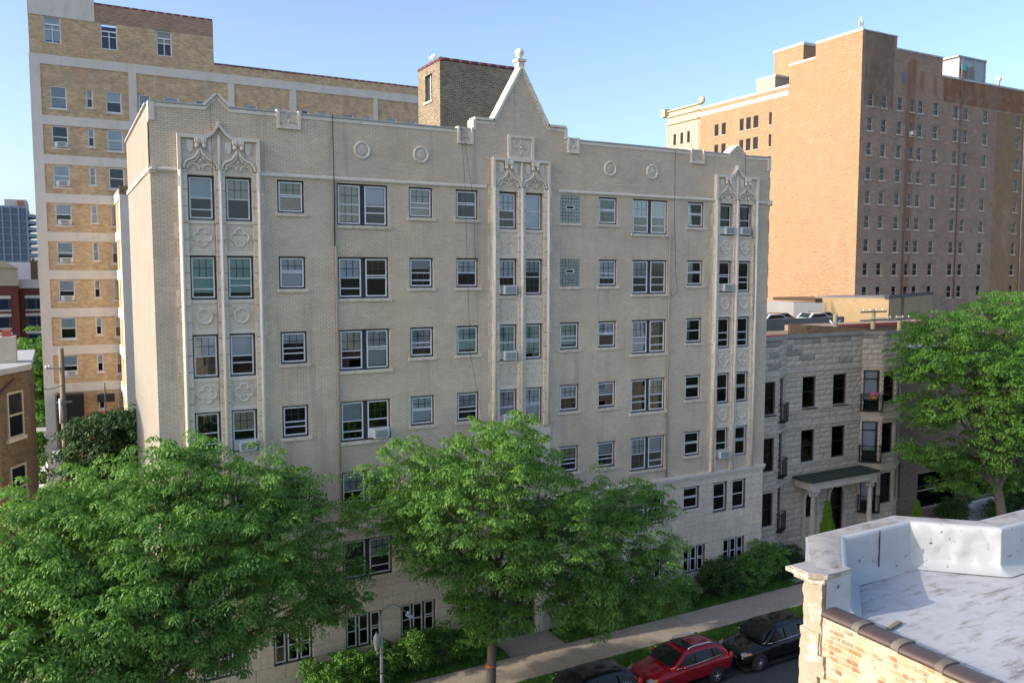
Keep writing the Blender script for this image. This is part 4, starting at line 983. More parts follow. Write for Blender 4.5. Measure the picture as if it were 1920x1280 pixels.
# alley pole, its fittings, the van
ap = thing('alley_pole', 'tall weathered utility pole in the alley before the tan tower', 'utility pole', (.1, 60, 0))
MB().tube([(.08, 60, 0), (.1, 60, 12.4)], [.2, .15], 10).build('post', WOODP, ap); MB().box(-.75, .1, 59.85, 59.95, 11.1, 11.18).build('arm', PIPE, ap)
for x in (-.75, -.6): MB().ball((x, 59.85, 11.25), .1, 8, 6).build('insulator', WHITE, ap)
MB().tube([(-.08, 59.78, 7.6), (-.08, 59.78, 9.2)], .08, 8).build('conduit', WHITE, ap); MB().box(-.4, .6, 59.8, 59.9, 8.9, 9.0).build('arm', PIPE, ap)
for k, (z, y2, z2) in enumerate(((10.0, 44, 12.0), (6.4, 43, 6.2), (6.1, 43, 5.6))):
    tag(MB().tube([(.1, 60, z), (-.6, 52, (z+z2)/2-.25), (-1.3, y2, z2)], .022, 5).build('overhead_cable', CABLE), ('uppermost', 'middle', 'lowest')[k] + ' black cable from the alley pole to the old brick house', 'cable', 'alley cables')
TRB = plain('transformer_grey', (.05, .055, .065), .5)
bx = thing('rear_service_stair', 'dark steel landings and service boxes at the foot of the tan tower', 'stair', (1.5, 70, 5))
MB().box(-.3, 1.5, 70.1, 70.9, 4.6, 8.1).build('dark_doorway', BLACK, bx); MB().box(-.2, 4, 68.2, 70.9, 4.3, 4.5).build('landing', BLACK, bx)
for k in range(9): MB().tube([(-.2+k*.5, 68.3, 4.5), (-.2+k*.5, 68.3, 5.5)], .03, 5).build('baluster', BLACK, bx)
MB().tube([(-.2, 68.3, 5.5), (4, 68.3, 5.5)], .04, 6).build('handrail', BLACK, bx); MB().tube([(2.2, 69, 5), (4.2, 69, 7)], .03, 5).build('brace', BLACK, bx); MB().tube([(2.9, 68.8, 5), (2.9, 68.8, 9)], .04, 5).build('mast', BLACK, bx); MB().box(2.4, 3.6, 69.8, 70.3, 7.4, 8.0).build('service_box', BLACK, bx)
MB().box(-.75, .4, 68.0, 70.85, 0, 3.9).build('garage_pier', CONC, None, 'pale concrete pier at the foot of the tan tower', 'pier')
MB().box(.9, 1.45, 68.6, 69, 0, 4.4).build('pale_duct', CREAM, None, 'tall cream duct beside the dark doorway', 'duct')
MB().box(.41, 12, 69.3, 70.9, 0, 4.0).build('rear_annex', OLDB, None, 'low brick annex at the foot of the tan tower', 'annex')
MB().box(-3.6, -1.0, 78, 80, 0, 4.2).build('grey_fence_wall', plain('grey_boards', (.24, .25, .24), .9, (.19, .2, .2), 3, stretch=(6, 6, .3)), None, 'grey boarded garage front beside the alley', 'garage')
vn = thing('white_van', 'white van parked in the alley beside the old brick house', 'van', (-1.75, 73.5, 0), R(82))
VAN = plain('van_white', (.7, .71, .72), .35, spec=.5)
q = MB(); q.prism_xz([(-2.4,.35),(-2.45,.95),(-1.8,1.2),(-1.1,1.95),(2.3,2.05),(2.4,1.9),(2.4,.35)], -.92, .92); o = q.build('body', VAN); o.parent = vn
for nm, mb, mt in (('windscreen', MB().add([(-1.83,-.78,1.22),(-1.83,.78,1.22),(-1.14,.7,1.95),(-1.14,-.7,1.95)], [(3,2,1,0)]), CARGL), ('bumper', MB().box(-2.52, -2.3, -.85, .85, .35, .6), BLACK), ('headlight', MB().box(-2.49, -2.35, -.85, -.45, .75, .95), plain('headlight_lens', (.6, .55, .42), .15)), ('headlight', MB().box(-2.49, -2.35, .45, .85, .75, .95), MATS.get('headlight_lens')), ('side_window', MB().box(-1.2, 1.8, -.94, -.925, 1.25, 1.8), CARGL), ('wheel', MB().lathe((-1.5,-.85,.33), [(.2,-.1),(.33,-.1),(.33,.1),(.2,.1)], 14, 'y'), BLACK), ('wheel', MB().lathe((1.5,-.85,.33), [(.2,-.1),(.33,-.1),(.33,.1),(.2,.1)], 14, 'y'), BLACK), ('wheel', MB().lathe((-1.5,.85,.33), [(.2,-.1),(.33,-.1),(.33,.1),(.2,.1)], 14, 'y'), BLACK), ('wheel', MB().lathe((1.5,.85,.33), [(.2,-.1),(.33,-.1),(.33,.1),(.2,.1)], 14, 'y'), BLACK)):
    o = mb.build(nm, mt or MATS.get('headlight_lens')); o.parent = vn

# ================================================================== GREYSTONE HOUSE
gs = thing('greystone_house', 'three-storey rusticated greystone with rounded bays and a columned porch', 'house', (41, 38, 0))
SEG = [((34.3, 33.75), (35.95, 33.75)), ((35.95, 33.75), (37.35, 34.5)), ((37.35, 34.5), (43.95, 34.5)), ((43.95, 34.5), (44.95, 33.75)), ((44.95, 33.75), (46.35, 33.75)), ((46.35, 33.75), (47.75, 34.5))]
WT = [(10.95, 1.88), (7.72, 1.92), (4.52, 1.92)]
segops = [[], [], [], [], [], []]
for zt, h in WT:
    segops[0].append((.33, 1.40, zt-h, zt)); segops[1].append((.32, 1.0, zt-2.4, zt+.12)); segops[3].append((.16, 1.10, zt-2.4, zt+.12)); segops[4].append((.12, 1.20, zt-h, zt)); segops[5].append((.5, 1.1, zt-h, zt))
    if zt > 5: segops[2] += [(38.75-37.35, 39.87-37.35, zt-h, zt), (41.4-37.35, 42.6-37.35, zt-h, zt)]
segops[2] += [(1.7, 2.8, 2.35, 4.1), (3.8, 5.25, 1.0, 4.1)]
GSM = plain('greystone_mortar', (.24, .21, .18), .95)
rp = lambda row, z: rock_mesh(random.randrange(5), GREYD if (z > 12.6 and random.random() < .6) or (z > 11.4 and random.random() < .12) else GREY)
GB_ = []
for (A, B), so_ in zip(SEG, segops):
    a, b = Vector(A), Vector(B); L = (b-a).length; dd = (b-a)/L; ang = math.atan2(dd.y, dd.x); nrm = Vector((dd.y, -dd.x))
    mb = MB(); wall_open(mb, 'y', 0, 0, L, 0, 13.45, so_, .3)
    mb.xform(Matrix.Translation((A[0], A[1], 0)) @ Matrix.Rotation(ang, 4, 'Z')); mb.build('wall', GSM, gs)
    ashlar(gs, A, B, 0, 13.3, lambda r: .33, so_, (.55, .95), .085, rp, gap=.026, breaks=sorted({v for o_ in so_ for v in o_[2:]}), collect=GB_)
    for z, hgt, dp in ((11.28, .14, .12), (8.98, .12, .10), (8.0, .13, .12), (5.72, .12, .10), (4.75, .14, .12), (13.3, .22, .14)):
        for p, q_ in cut(0, L, so_, z, z+hgt):
            mb = MB(); mb.box(p-.02, q_+.02, -dp, .02, z, z+hgt); mb.xform(Matrix.Translation((A[0], A[1], 0)) @ Matrix.Rotation(ang, 4, 'Z')); mb.build('belt_course' if z < 13 else 'coping', GREYS if z < 13 else GREYD, gs)
    for (u0, u1, z0, z1) in so_:
        isdoor = (z1-z0) > 2.2 and L < 3; arch = L > 3 and z1 < 4.3
        c = a + dd*((u0+u1)/2); w_ = u1-u0; h_ = z1-z0; ci = c - nrm*.14
        win = inst('window', frame_mesh(w_-.006, h_-.006, .07, 0, -.04, .06, BLACK), gs, (ci.x, ci.y, z0+.003), ang)
        inst('pane', pane_mesh(w_-.14, h_-.14, GLASS), win, (ci.x, ci.y, z0+.07), ang)
        inst('sash_rail', cached(('gr', round(w_,2)), lambda: MB().box(-w_/2+.07, w_/2-.07, -.035, .03, -.03, .03).mesh('sash_rail', BLACK)), win, (ci.x, ci.y, z0+h_*(.5 if not isdoor else .78)), ang)
        cb_ = c - nrm*.28
        inst('blind', cached(('gb', round(w_,2), round(h_,2), int(z0) % 2, isdoor), lambda: MB().box(-w_/2+.07, w_/2-.07, 0, .012, h_*(.55 if int(z0) % 2 else .35) if not isdoor else h_*.25, h_-.08).mesh('blind', BL[2] if isdoor else (BL[0] if int(z0) % 2 else DARKIN))), win, (cb_.x, cb_.y, z0), ang)  # sheet is near-black in some windows, in place of unlit rooms
        if not isdoor and not arch:
            mb = MB(); mb.box(u0-.08, u1+.08, -.10, .05, z0-.14, z0); mb.xform(Matrix.Translation((A[0], A[1], 0)) @ Matrix.Rotation(ang, 4, 'Z')); mb.build('sill', GREYS, win)
        if isdoor:                                           # small iron balcony
            bc = MB(); zb = z0+.0; d_ = .32; w2 = w_/2+.18
            bc.box(-w2, w2, -d_, 0, zb-.03, zb+.02); bc.box(-w2, w2, -d_, -d_+.03, zb+1.02, zb+1.06)
            for s in (-w2, w2-.03): bc.box(s, s+.03, -d_, 0, zb+1.02, zb+1.06); bc.box(s, s+.03, -d_, -d_+.03, zb, zb+1.1)
            n = 9
            for k in range(1, n): bc.box(-w2+2*w2*k/n-.009, -w2+2*w2*k/n+.009, -d_, -d_+.018, zb+.02, zb+1.02)
            for k in range(1, 3):
                for s in (-w2, w2-.02): bc.box(s, s+.02, -d_*k/3-.01, -d_*k/3+.01, zb+.02, zb+1.02)
            bc.xform(Matrix.Translation((c.x, c.y, 0)) @ Matrix.Rotation(ang, 4, 'Z')); bc.build('balcony', BLACK, gs)
place_blocks(gs, GB_, 'stone_block')
MB().prism_xy([(34.6, 34.2), (36.6, 34.7), (44.3, 34.7), (46.9, 34.4), (47.2, 44), (34.6, 44)], 0, 12.4).build('interior', DARKIN, gs)
q = MB(); q.add([(47.75, 34.5, 0), (47.75, 44, 0), (47.75, 44, 13.4), (47.75, 34.5, 13.4)], [(0,1,2,3)]); q.build('side_wall', OLDB, gs)
# porch: slab roof, entablature, columns, arches
pc = thing('porch', 'greystone porch with dark slab roof', 'porch') if False else None
po = MB().box(38.0, 44.0, 32.95, 34.42, 4.93, 5.06).build('porch_roof', plain('mossy_slate', (.05, .06, .05), .9, (.035, .045, .03), 3), gs)
MB().box(38.2, 43.9, 33.1, 34.42, 4.45, 4.92).build('entablature', GREYS, po)
for x in (38.55, 43.55):
    MB().lathe((x, 33.3, 0), [(.2, .6), (.2, .75), (.155, .85), (.15, 2.2), (.13, 3.95), (.16, 4.0)], 18).build('column', GREYS, po)
    cp = MB(); cp.box(x-.26, x+.26, 33.04, 33.56, 4.3, 4.44)
    for k in range(8): a = k*math.pi/4; cp.ball((x+.2*math.cos(a), 33.3+.2*math.sin(a), 4.15), (.07, .07, .15), 7, 5)
    cp.build('capital', GREYS, po); MB().box(x-.32, x+.32, 32.98, 33.62, 0, .6).build('plinth', GREYS, po)
def arch_mesh(cx, w_, zs, y0, y1):
    q = MB(); r0, r1 = w_/2, w_/2+.16; n = 12
    for k in range(n):
        a, b = math.pi*k/n, math.pi*(k+1)/n
        q.prism_xz([(cx+r0*math.cos(a), zs+r0*math.sin(a)), (cx+r1*math.cos(a), zs+r1*math.sin(a)), (cx+r1*math.cos(b), zs+r1*math.sin(b)), (cx+r0*math.cos(b), zs+r0*math.sin(b))], y0, y1)
    q.box(cx-r1, cx-r0, y0, y1, 1.0, zs); q.box(cx+r0, cx+r1, y0, y1, 1.0, zs)
    return q
def spandrel(cx, w_, zs, zt, y0, y1):
    q = MB(); r0 = w_/2; n = 8
    for s in (-1, 1):
        pts = [(cx+s*r0, zs)] + [(cx+s*r0*math.cos(R(90*k/n)), zs+r0*math.sin(R(90*k/n))) for k in range(1, n+1)] + [(cx, zt), (cx+s*r0, zt)]
        q.prism_xz(pts, y0, y1)
    return q
arch_mesh(41.88, 1.3, 3.42, 34.3, 34.45).build('door_arch', GREYS, po); arch_mesh(39.6, 1.0, 3.5, 34.3, 34.45).build('window_arch', GREYS, po)
spandrel(41.88, 1.46, 3.36, 4.12, 34.38, 34.49).build('arch_spandrel', GREYS, po); spandrel(39.6, 1.12, 3.5, 4.12, 34.38, 34.49).build('arch_spandrel', GREYS, po)
MB().box(41.35, 42.4, 34.7, 34.74, 1.0, 3.3).build('front_door', plain('dark_door', (.02, .018, .02), .4), po)
MB().box(41.6, 42.2, 34.15, 34.3, 4.0, 4.44).build('keystone', GREYS, po)
for k in range(5): MB().box(40.9, 42.9, 32.2+.3*k, 33.9, .0+.2*k, .2+.2*k).build('step', GREYS, po)
MB().box(38.2, 40.8, 33.0, 34.4, 0, 1.0).build('porch_base', GREYS, po)
fl = thing('flower_basket', 'orange hanging basket of pink flowers on the top right balcony', 'flower basket', (44.25, 33.75, 9.3))
q = MB(); q.lathe((44.22, 33.72, 9.28), [(.08, 0), (.2, .1), (.26, .26), (.24, .26)], 14); q.build('basket', plain('coir_basket', (.42, .16, .05), .9), fl)
q = MB(); r = random.Random(3)
for k in range(40): q.ball((44.22+r.gauss(0, .15), 33.72+r.gauss(0, .13), 9.6+r.random()*.14), .045, 6, 4)
q.build('blossoms', plain('pink_petals', (.62, .16, .42), .7), fl)
q = MB()
for k in range(30): q.ball((44.22+r.gauss(0, .16), 33.72+r.gauss(0, .13), 9.54+r.random()*.08), .05, 5, 4)
q.build('foliage', LEAFS, fl)
lt_ = thing('wall_lantern', 'small black wall lantern beside the arched porch door', 'lantern', (40.85, 34.2, 3))
MB().box(40.78, 40.92, 34.1, 34.25, 2.9, 3.2).build('body', BLACK, lt_); MB().box(40.82, 40.88, 34.25, 34.45, 3.1, 3.14).build('bracket', BLACK, lt_)
# building beyond the greystone, under the right tree
ne = thing('shaded_neighbour_house', 'brown brick house in the shade of the right-hand tree', 'house', (56, 38, 0))
m = MB(); wall_open(m, 'y', 35.6, 47.6, 75, 0, 10.5, [(48.6, 49.6, 1.8, 4.4), (51.5, 56, .8, 3.4), (58, 62, .8, 3.4)], .3); m.build('wall', BRB, ne)
MB().box(47.6, 75, 36.3, 45, 0, 10.4).build('interior', DARKIN, ne)
for a, b, z0, z1 in ((48.6, 49.6, 1.8, 4.4), (51.5, 56, .8, 3.4), (58, 62, .8, 3.4)):
    wn = simple_window(ne, a, b, z0, z1, 35.6, GREYS)
q = MB()
MB().box(53.5, 57.2, 33.4, 33.65, 0, 1.5).build('garden_wall', WHITE, None, 'low white garden wall under the right-hand tree', 'wall')
MB().box(52.5, 70, 29.0, 31.5, -.02, .036).build('dark_path', KERB, kind='structure')
# iron fence in front of the greystone
fe = thing('iron_fence', 'black iron railing fence in front of the greystone', 'fence', (41, 31.7, 0))
fm_ = cached('picket', lambda: MB().box(-.011, .011, -.011, .011, 0, 1.15).mesh('picket', BLACK))
for k in range(110): inst('picket', fm_, fe, (34.6+k*.13, 31.75, .1))
for z in (.22, 1.1): MB().box(34.5, 49, 31.735, 31.765, z, z+.035).build('rail', BLACK, fe)
for k in range(8): MB().box(34.5+k*2.05, 34.56+k*2.05, 31.72, 31.78, 0, 1.35).build('post', BLACK, fe)
MB().box(34.4, 49, 31.5, 31.95, -.1, .1).build('fence_kerb', KERB, fe)

# ================================================================== FOREGROUND ROOF, BOTTOM RIGHT
ZR, ZP = 12.45, 13.13
fg = thing('foreground_building', 'near building with white membrane roof, stepped parapet and whitewashed brick side', 'building', (12, 5, 0))
MEMB = plain('white_membrane_roof', (.46, .465, .485), .6, (.39, .395, .42), .9, bump=.35, bscale=9, dirt=((.19, .17, .15), 3.2, .53, .68), stretch=(.5, 2.2, 1), c3=(.34, .34, .35))
MEMW = plain('painted_membrane_wall', (.44, .46, .475), .5, (.37, .39, .405), 1.4, bump=.5, bscale=5, dirt=((.06, .06, .065), 7.0, .63, .68))
MEMT = plain('weathered_membrane_top', (.36, .345, .345), .75, (.28, .265, .265), 1.8, bump=.4, bscale=14, dirt=((.19, .165, .15), 3.0, .5, .66))
LIMEW = plain('limewashed_stone', (.38, .335, .255), .85, (.30, .26, .195), 2.5, bump=.5, bscale=16, dirt=((.54, .51, .44), 2.0, .54, .60))
MORT = plain('limewash_mortar', (.44, .39, .295), .95, (.50, .46, .37), 3.0, bump=.6, bscale=30)
XW = 8.57
OUT = [(8.57, 7.42), (8.75, 7.62), (9.62, 8.42), (11.73, 8.5), (12.62, 7.66), (17.5, 7.75)]
INN = [(9.02, 7.22), (9.12, 7.3), (10.06, 8.1), (11.6, 8.12), (12.5, 7.22), (17.5, 7.27)]
MB().prism_xy([(XW+.05, -6), (17.5, -6)] + OUT[::-1][:-1] + [(XW+.05, 7.4)], 0.0, ZR-.02).build('body', MORT, fg)
# roof sheet with gentle undulation and a cant strip against the parapet
g = MB(); nx, ny = 60, 70; r = random.Random(5)
vs = []; fs = []
for j in range(ny+1):
    for i in range(nx+1):
        x, y = 8.75+8.75*i/nx, -4+12.6*j/ny
        vs.append((x, y, ZR+.012*math.sin(x*2.3+y)*math.sin(y*1.9)+.004*r.random()))
for j in range(ny):
    for i in range(nx):
        x, y = 8.75+8.75*(i+.5)/nx, -4+12.6*(j+.5)/ny
        a = j*(nx+1)+i
        inside = y < 7.25 or (y < 8.1 and 9.2+max(0, (y-7.3))*1.15 < x < 12.5-(y-7.25)*1.0)
        if inside: fs.append((a, a+1, a+nx+2, a+nx+1))
g.add(vs, fs, True); roof = g.build('membrane_roof', MEMB, fg)
def rough_box(x0, x1, y0, y1, z0, z1, amp, nn, seed):
    """weathered block: subdivided box with an uneven skin"""
    from mathutils import noise as mn
    g = MB()
    def face(P0, U, V, nu, nv):
        vs = [];
        for j in range(nv+1):
            for i in range(nu+1):
                p = P0+U*(i/nu)+V*(j/nv); q = mn.noise_vector(p*6+Vector((seed, 0, 0)))*amp+mn.noise_vector(p*17)*amp*.5; vs.append(tuple(p+q))
        g.add(vs, [(j*(nu+1)+i, j*(nu+1)+i+1, (j+1)*(nu+1)+i+1, (j+1)*(nu+1)+i) for j in range(nv) for i in range(nu)], True)
    V3 = Vector; dx, dy, dz = V3((x1-x0, 0, 0)), V3((0, y1-y0, 0)), V3((0, 0, z1-z0)); nz = nn*3
    face(V3((x0, y0, z0)), dx, dz, nn, nz); face(V3((x0, y1, z0)), -dy, dz, nn, nz); face(V3((x1, y0, z0)), dy, dz, nn, nz); face(V3((x1, y1, z0)), -dx, dz, nn, nz); face(V3((x0, y0, z1)), dx, dy, nn, nn)
    return g
def wallstrip(name, P, z0, z1, mat, curve=None, parent=None, bulge=.02, seed=1, cells=9):
    """vertical sheet along polyline P with small dents; curve adds a cant strip at its foot"""
    r = random.Random(seed); g = MB()
    for (xa, ya), (xb, yb) in zip(P[:-1], P[1:]):
        L = math.hypot(xb-xa, yb-ya); nxm, nym = (yb-ya)/L, -(xb-xa)/L
        n = max(2, int(L*cells)); prof = [(-.07, z1+.016), (-.035, z1+.012), (-.008, z1-.01), (.0, z1-.05), (.0, z1-.12), (.0, z1-.3), (0, z0+.28), (0, z0+.14), (.05, z0+.07), (.13, z0+.035), (.2, z0+.012)]
        vs = []; 
        for i in range(n+1):
            u = i/n
            for k, (o, z) in enumerate(prof):
                d = .02 + o + (r.uniform(-bulge, bulge) if 0 < i < n and 2 < k < 8 else 0)
                vs.append((xa+(xb-xa)*u+nxm*d, ya+(yb-ya)*u+nym*d, z))
        m_ = len(prof)
        g.add(vs, [(i*m_+k, i*m_+k+1, (i+1)*m_+k+1, (i+1)*m_+k) for i in range(n) for k in range(m_-1)], True)
    return g.build(name, mat, parent or fg)
for k, (p, q_) in enumerate(zip(INN[:-1], INN[1:])):
    wallstrip('parapet_lining', [p, q_], ZR, ZP, MEMW, seed=k+3, bulge=.007 if k != 3 else .05, cells=9 if k != 3 else 12)
g = MB(); g.prism_xy(OUT + INN[::-1], 0, ZP-.004); g.build('parapet_core', MEMW, fg)
for (cx_, cy_) in (INN[1], INN[4]):
    MB().lathe((cx_, cy_, 0), [(.015, ZP-.01), (.02, ZR+.14), (.07, ZR+.07), (.15, ZR+.035), (.22, ZR+.010)], 24, 'z', True, False).build('corner_lining', MEMW, fg)
MB().box(10.83, 10.837, 8.07, 8.09, ZR+.05, ZP).build('membrane_seam', DARKF, fg)
# weathered top sheets, one per facet
for (o0, o1), (i0, i1) in zip(zip(OUT[:-1], OUT[1:]), zip(INN[:-1], INN[1:])):
    g = MB(); n = 8; vs = []; r = random.Random(int(o0[0]*10))
    for t in range(n+1):
        for s in range(5):
            f = s/4*1.04-.02; e = t/n
            ox, oy = o0[0]+(o1[0]-o0[0])*e, o0[1]+(o1[1]-o0[1])*e; ix, iy = i0[0]+(i1[0]-i0[0])*e, i0[1]+(i1[1]-i0[1])*e
            vs.append((ox+(ix-ox)*f, oy+(iy-oy)*f, ZP+.012+r.uniform(0, .010)-(.03 if s in (0, 4) else 0)))
    g.add(vs, [(t*5+s, t*5+s+1, (t+1)*5+s+1, (t+1)*5+s) for t in range(n) for s in range(4)], True); g.build('parapet_cap_sheet', MEMT, fg)
g = MB(); 
for (xa, ya), (xb, yb) in zip(OUT[1:3], OUT[2:4]): pass
# corner pier with moulded stone cap
rough_box(XW-.02, 9.0, 7.2, 7.5, 11.9, 13.01, .022, 10, 3).build('corner_pier', LIMEW, fg)
g = MB(); g.prism_xy([(8.40, 7.68), (8.40, 7.3), (8.60, 7.16), (9.02, 7.17), (9.02, 7.3), (8.75, 7.64)], 13.07, ZP-.002); g.prism_xy([(8.47, 7.6), (8.47, 7.3), (8.57, 7.18), (9.0, 7.18), (9.0, 7.3), (8.72, 7.6)], 13.0, 13.068); g.build('pier_cap', LIMEW, fg)
g = MB(); g.prism_xy([(8.44, 7.64), (8.43, 7.32), (8.61, 7.15), (9.05, 7.15), (9.06, 7.3), (8.76, 7.64)], ZP-.001, ZP+.014); g.build('pier_cap_sheet', MEMT, fg)
wallstrip('pier_flashing', [(8.61, 7.20), (9.06, 7.19)], 12.5, 13.10, MEMW, seed=19, bulge=.012, cells=14)
for k in range(5): rough_box(XW-.045, XW+.1, 7.22-.10*(k % 2), 7.52, 10.9+k*.29, 11.19+k*.29, .02, 6, k).build('stone_quoin', LIMEW, fg)
# brick side wall, brick by brick
FB = [plain('brick_%s' % n, c, .9, c2, 9, bump=.6, bscale=30, objvar=.12, dirt=((.46, .405, .31), 2.6, .46, .58)) for n, c, c2 in (('yellow', (.36, .275, .14), (.42, .35, .22)), ('cream', (.40, .33, .21), (.44, .385, .275)), ('cream', (.38, .31, .19), (.42, .36, .25)), ('buff', (.31, .24, .135), (.40, .325, .205)), ('orange', (.34, .15, .065), (.38, .23, .12)), ('red', (.28, .105, .055), (.36, .2, .115)), ('grey', (.17, .145, .11), (.36, .29, .2)))]
FBM = [rock_mesh(k, mt, .35, 'brick') for k, mt in enumerate(FB)]
for me in FBM: me.name = 'brick'
MB().box(XW+.006, XW+.3, -6, 7.21, 8, 12.58).build('mortar_backing', MORT, fg)
ashlar(fg, (XW+.008, 7.2), (XW+.008, 4.2), 11.4, 12.58, .0715, [], (.17, .225), .016, lambda r_, z: FBM[random.choice((0, 0, 1, 1, 2, 2, 3, 3, 4, 5, 6, 6))], gap=.015, name='brick')
MB().box(XW+.002, XW+.02, -6, 4.19, 8, 12.58).build('lower_brickwork', brickmat('limewashed_brick', (.62, .5, .3), (.5, .34, .2), (.62, .56, .43), bh=.0715), fg)
# glazed coping tiles with lapped sockets
CT_ = plain('brown_glazed_coping', (.058, .040, .039), .42, (.085, .056, .05), 5, spec=.5, dirt=((.40, .39, .36), 5, .66, .72))
CTM = plain('grey_coping_mortar', (.19, .175, .15), .9, (.09, .07, .062), 5, bump=.6, bscale=30)
def halfpipe(y0, y1, xa, xb, z0, h, n=8):
    g = MB(); vs = []
    for y in (y0, y1):
        for k in range(n+1):
            t = math.pi*k/n; vs.append(((xa+xb)/2-(xb-xa)/2*math.cos(t), y, z0+h*math.sin(t)**.7))
        vs.append((xb, y, z0-.03)); vs.append((xa, y, z0-.03))
    m_ = n+3
    g.add(vs, [(k, (k+1) % m_, m_+(k+1) % m_, m_+k) for k in range(m_)], True); g.add([vs[i] for i in range(m_)], [tuple(range(m_-1, -1, -1))]); g.add([vs[m_+i] for i in range(m_)], [tuple(range(m_))])
    return g
y = 7.2; k = 0
while y > 2.2:
    z = 12.615 - (7.2-y)*.03
    e = y-.56
    ct_ = halfpipe(e, y-.012, XW-.04, 8.85, z, .06).build('coping_tile', CT_, fg)
    halfpipe(e-.02, e+.085, XW-.044, 8.853, z-.002, .065).build('lapped_socket', CTM, ct_)
    y = e; k += 1
# debris on the roof
st = thing('wood_scrap', 'small brown piece of wood lying on the white roof', 'wood scrap', (9.35, 6.72, ZR))
g = MB(); g.prism_xy([(9.16, 6.69), (9.47, 6.77), (9.51, 6.72), (9.2, 6.65)], ZR+.01, ZR+.045); g.build('plank_piece', plain('weathered_wood', (.22, .17, .12), .9), st)

# ================================================================== VEGETATION
def leaf_mesh(name, pos, dirs, nrm, ln, wd, mat):
    """leaves as pointed quads; pos/dirs/nrm (N,3), ln/wd (N,)"""
    n = len(pos); d = dirs/np.linalg.norm(dirs, axis=1, keepdims=True)
    s = np.cross(d, nrm); s /= (np.linalg.norm(s, axis=1, keepdims=True)+1e-9)
    v = np.empty((n, 4, 3), np.float32)
    v[:, 0] = pos; v[:, 1] = pos+d*(ln*.5)[:, None]+s*(wd*.5)[:, None]; v[:, 2] = pos+d*ln[:, None]; v[:, 3] = pos+d*(ln*.5)[:, None]-s*(wd*.5)[:, None]
    me = bpy.data.meshes.new(name); me.vertices.add(n*4); me.loops.add(n*4); me.polygons.add(n)
    me.vertices.foreach_set('co', v.reshape(-1)); me.loops.foreach_set('vertex_index', np.arange(n*4, dtype=np.int32))
    me.polygons.foreach_set('loop_start', np.arange(0, n*4, 4, dtype=np.int32)); me.polygons.foreach_set('loop_total', np.full(n, 4, np.int32))
    me.update(); me.validate(); me.materials.append(mat); return me
def sprays(lobes, dens, per, sr, ln, wd, droop=.35, ymax=None, inner=.45, seed=1, flat=.45):
    """leafy puffs on and inside the lobes; every puff is a small dome of drooping leaflets"""
    g = np.random.default_rng(seed); C = []; O = []
    for (x, y, z, r, rv) in lobes:
        area = 4*math.pi*((r*r+2*r*rv)/3); n = max(4, int(area*dens))
        u = g.normal(size=(n, 3)); u /= np.linalg.norm(u, axis=1, keepdims=True)
        lump = 1+.20*np.sin(u[:, 0]*5+x)*np.cos(u[:, 1]*4.3+z)+.14*np.sin(u[:, 2]*6+y)
        rad = g.uniform(inner**2, 1.0, n)**.5*g.uniform(.9, 1.16, n)*lump
        C.append(np.array([x, y, z])+u*rad[:, None]*np.array([r, r, rv])); O.append(u)
    C = np.concatenate(C); O = np.concatenate(O)
    if ymax is not None: k = C[:, 1] < ymax; C, O = C[k], O[k]
    N = len(C); size = g.uniform(.5, 1.35, N)*sr
    ci = np.repeat(np.arange(N), per); M = N*per
    a = g.uniform(0, 2*math.pi, M); q = g.uniform(0, 1, M)**.6
    # leaflets hang in radial fronds: snap the angle to a few fronds per puff
    nf = g.integers(7, 12, N)[ci]; ph = g.uniform(0, 6.28, N)[ci]
    a = np.round(a/(2*math.pi)*nf)/nf*2*math.pi+ph+g.normal(0, .16, M)
    tilt = O[ci]*np.array([.55, .55, .2]); sz = size[ci]
    rad = np.stack([np.cos(a), np.sin(a), np.zeros(M)], 1)
    pos = C[ci]+rad*(q*sz)[:, None]+tilt*(sz*.5)[:, None]*g.uniform(-.4, 1, M)[:, None]
    pos[:, 2] += sz*(.34-droop*1.5*q**2)*g.uniform(.75, 1.2, M)+g.normal(0, flat*.18, M)*sz
    side = np.stack([-np.sin(a), np.cos(a), np.zeros(M)], 1)*g.choice([-1, 1], M)[:, None]
    d = rad*.7+side*g.uniform(.2, 1.0, M)[:, None]+np.stack([g.normal(0, .25, M), g.normal(0, .25, M), -.25-1.0*q+g.normal(0, .3, M)], 1)
    nr = rad*(.7*q)[:, None]+np.stack([g.normal(0, .6, M), g.normal(0, .6, M), np.ones(M)], 1)
    return pos, d, nr, ln*g.uniform(.6, 1.35, M), wd*g.uniform(.7, 1.3, M), C
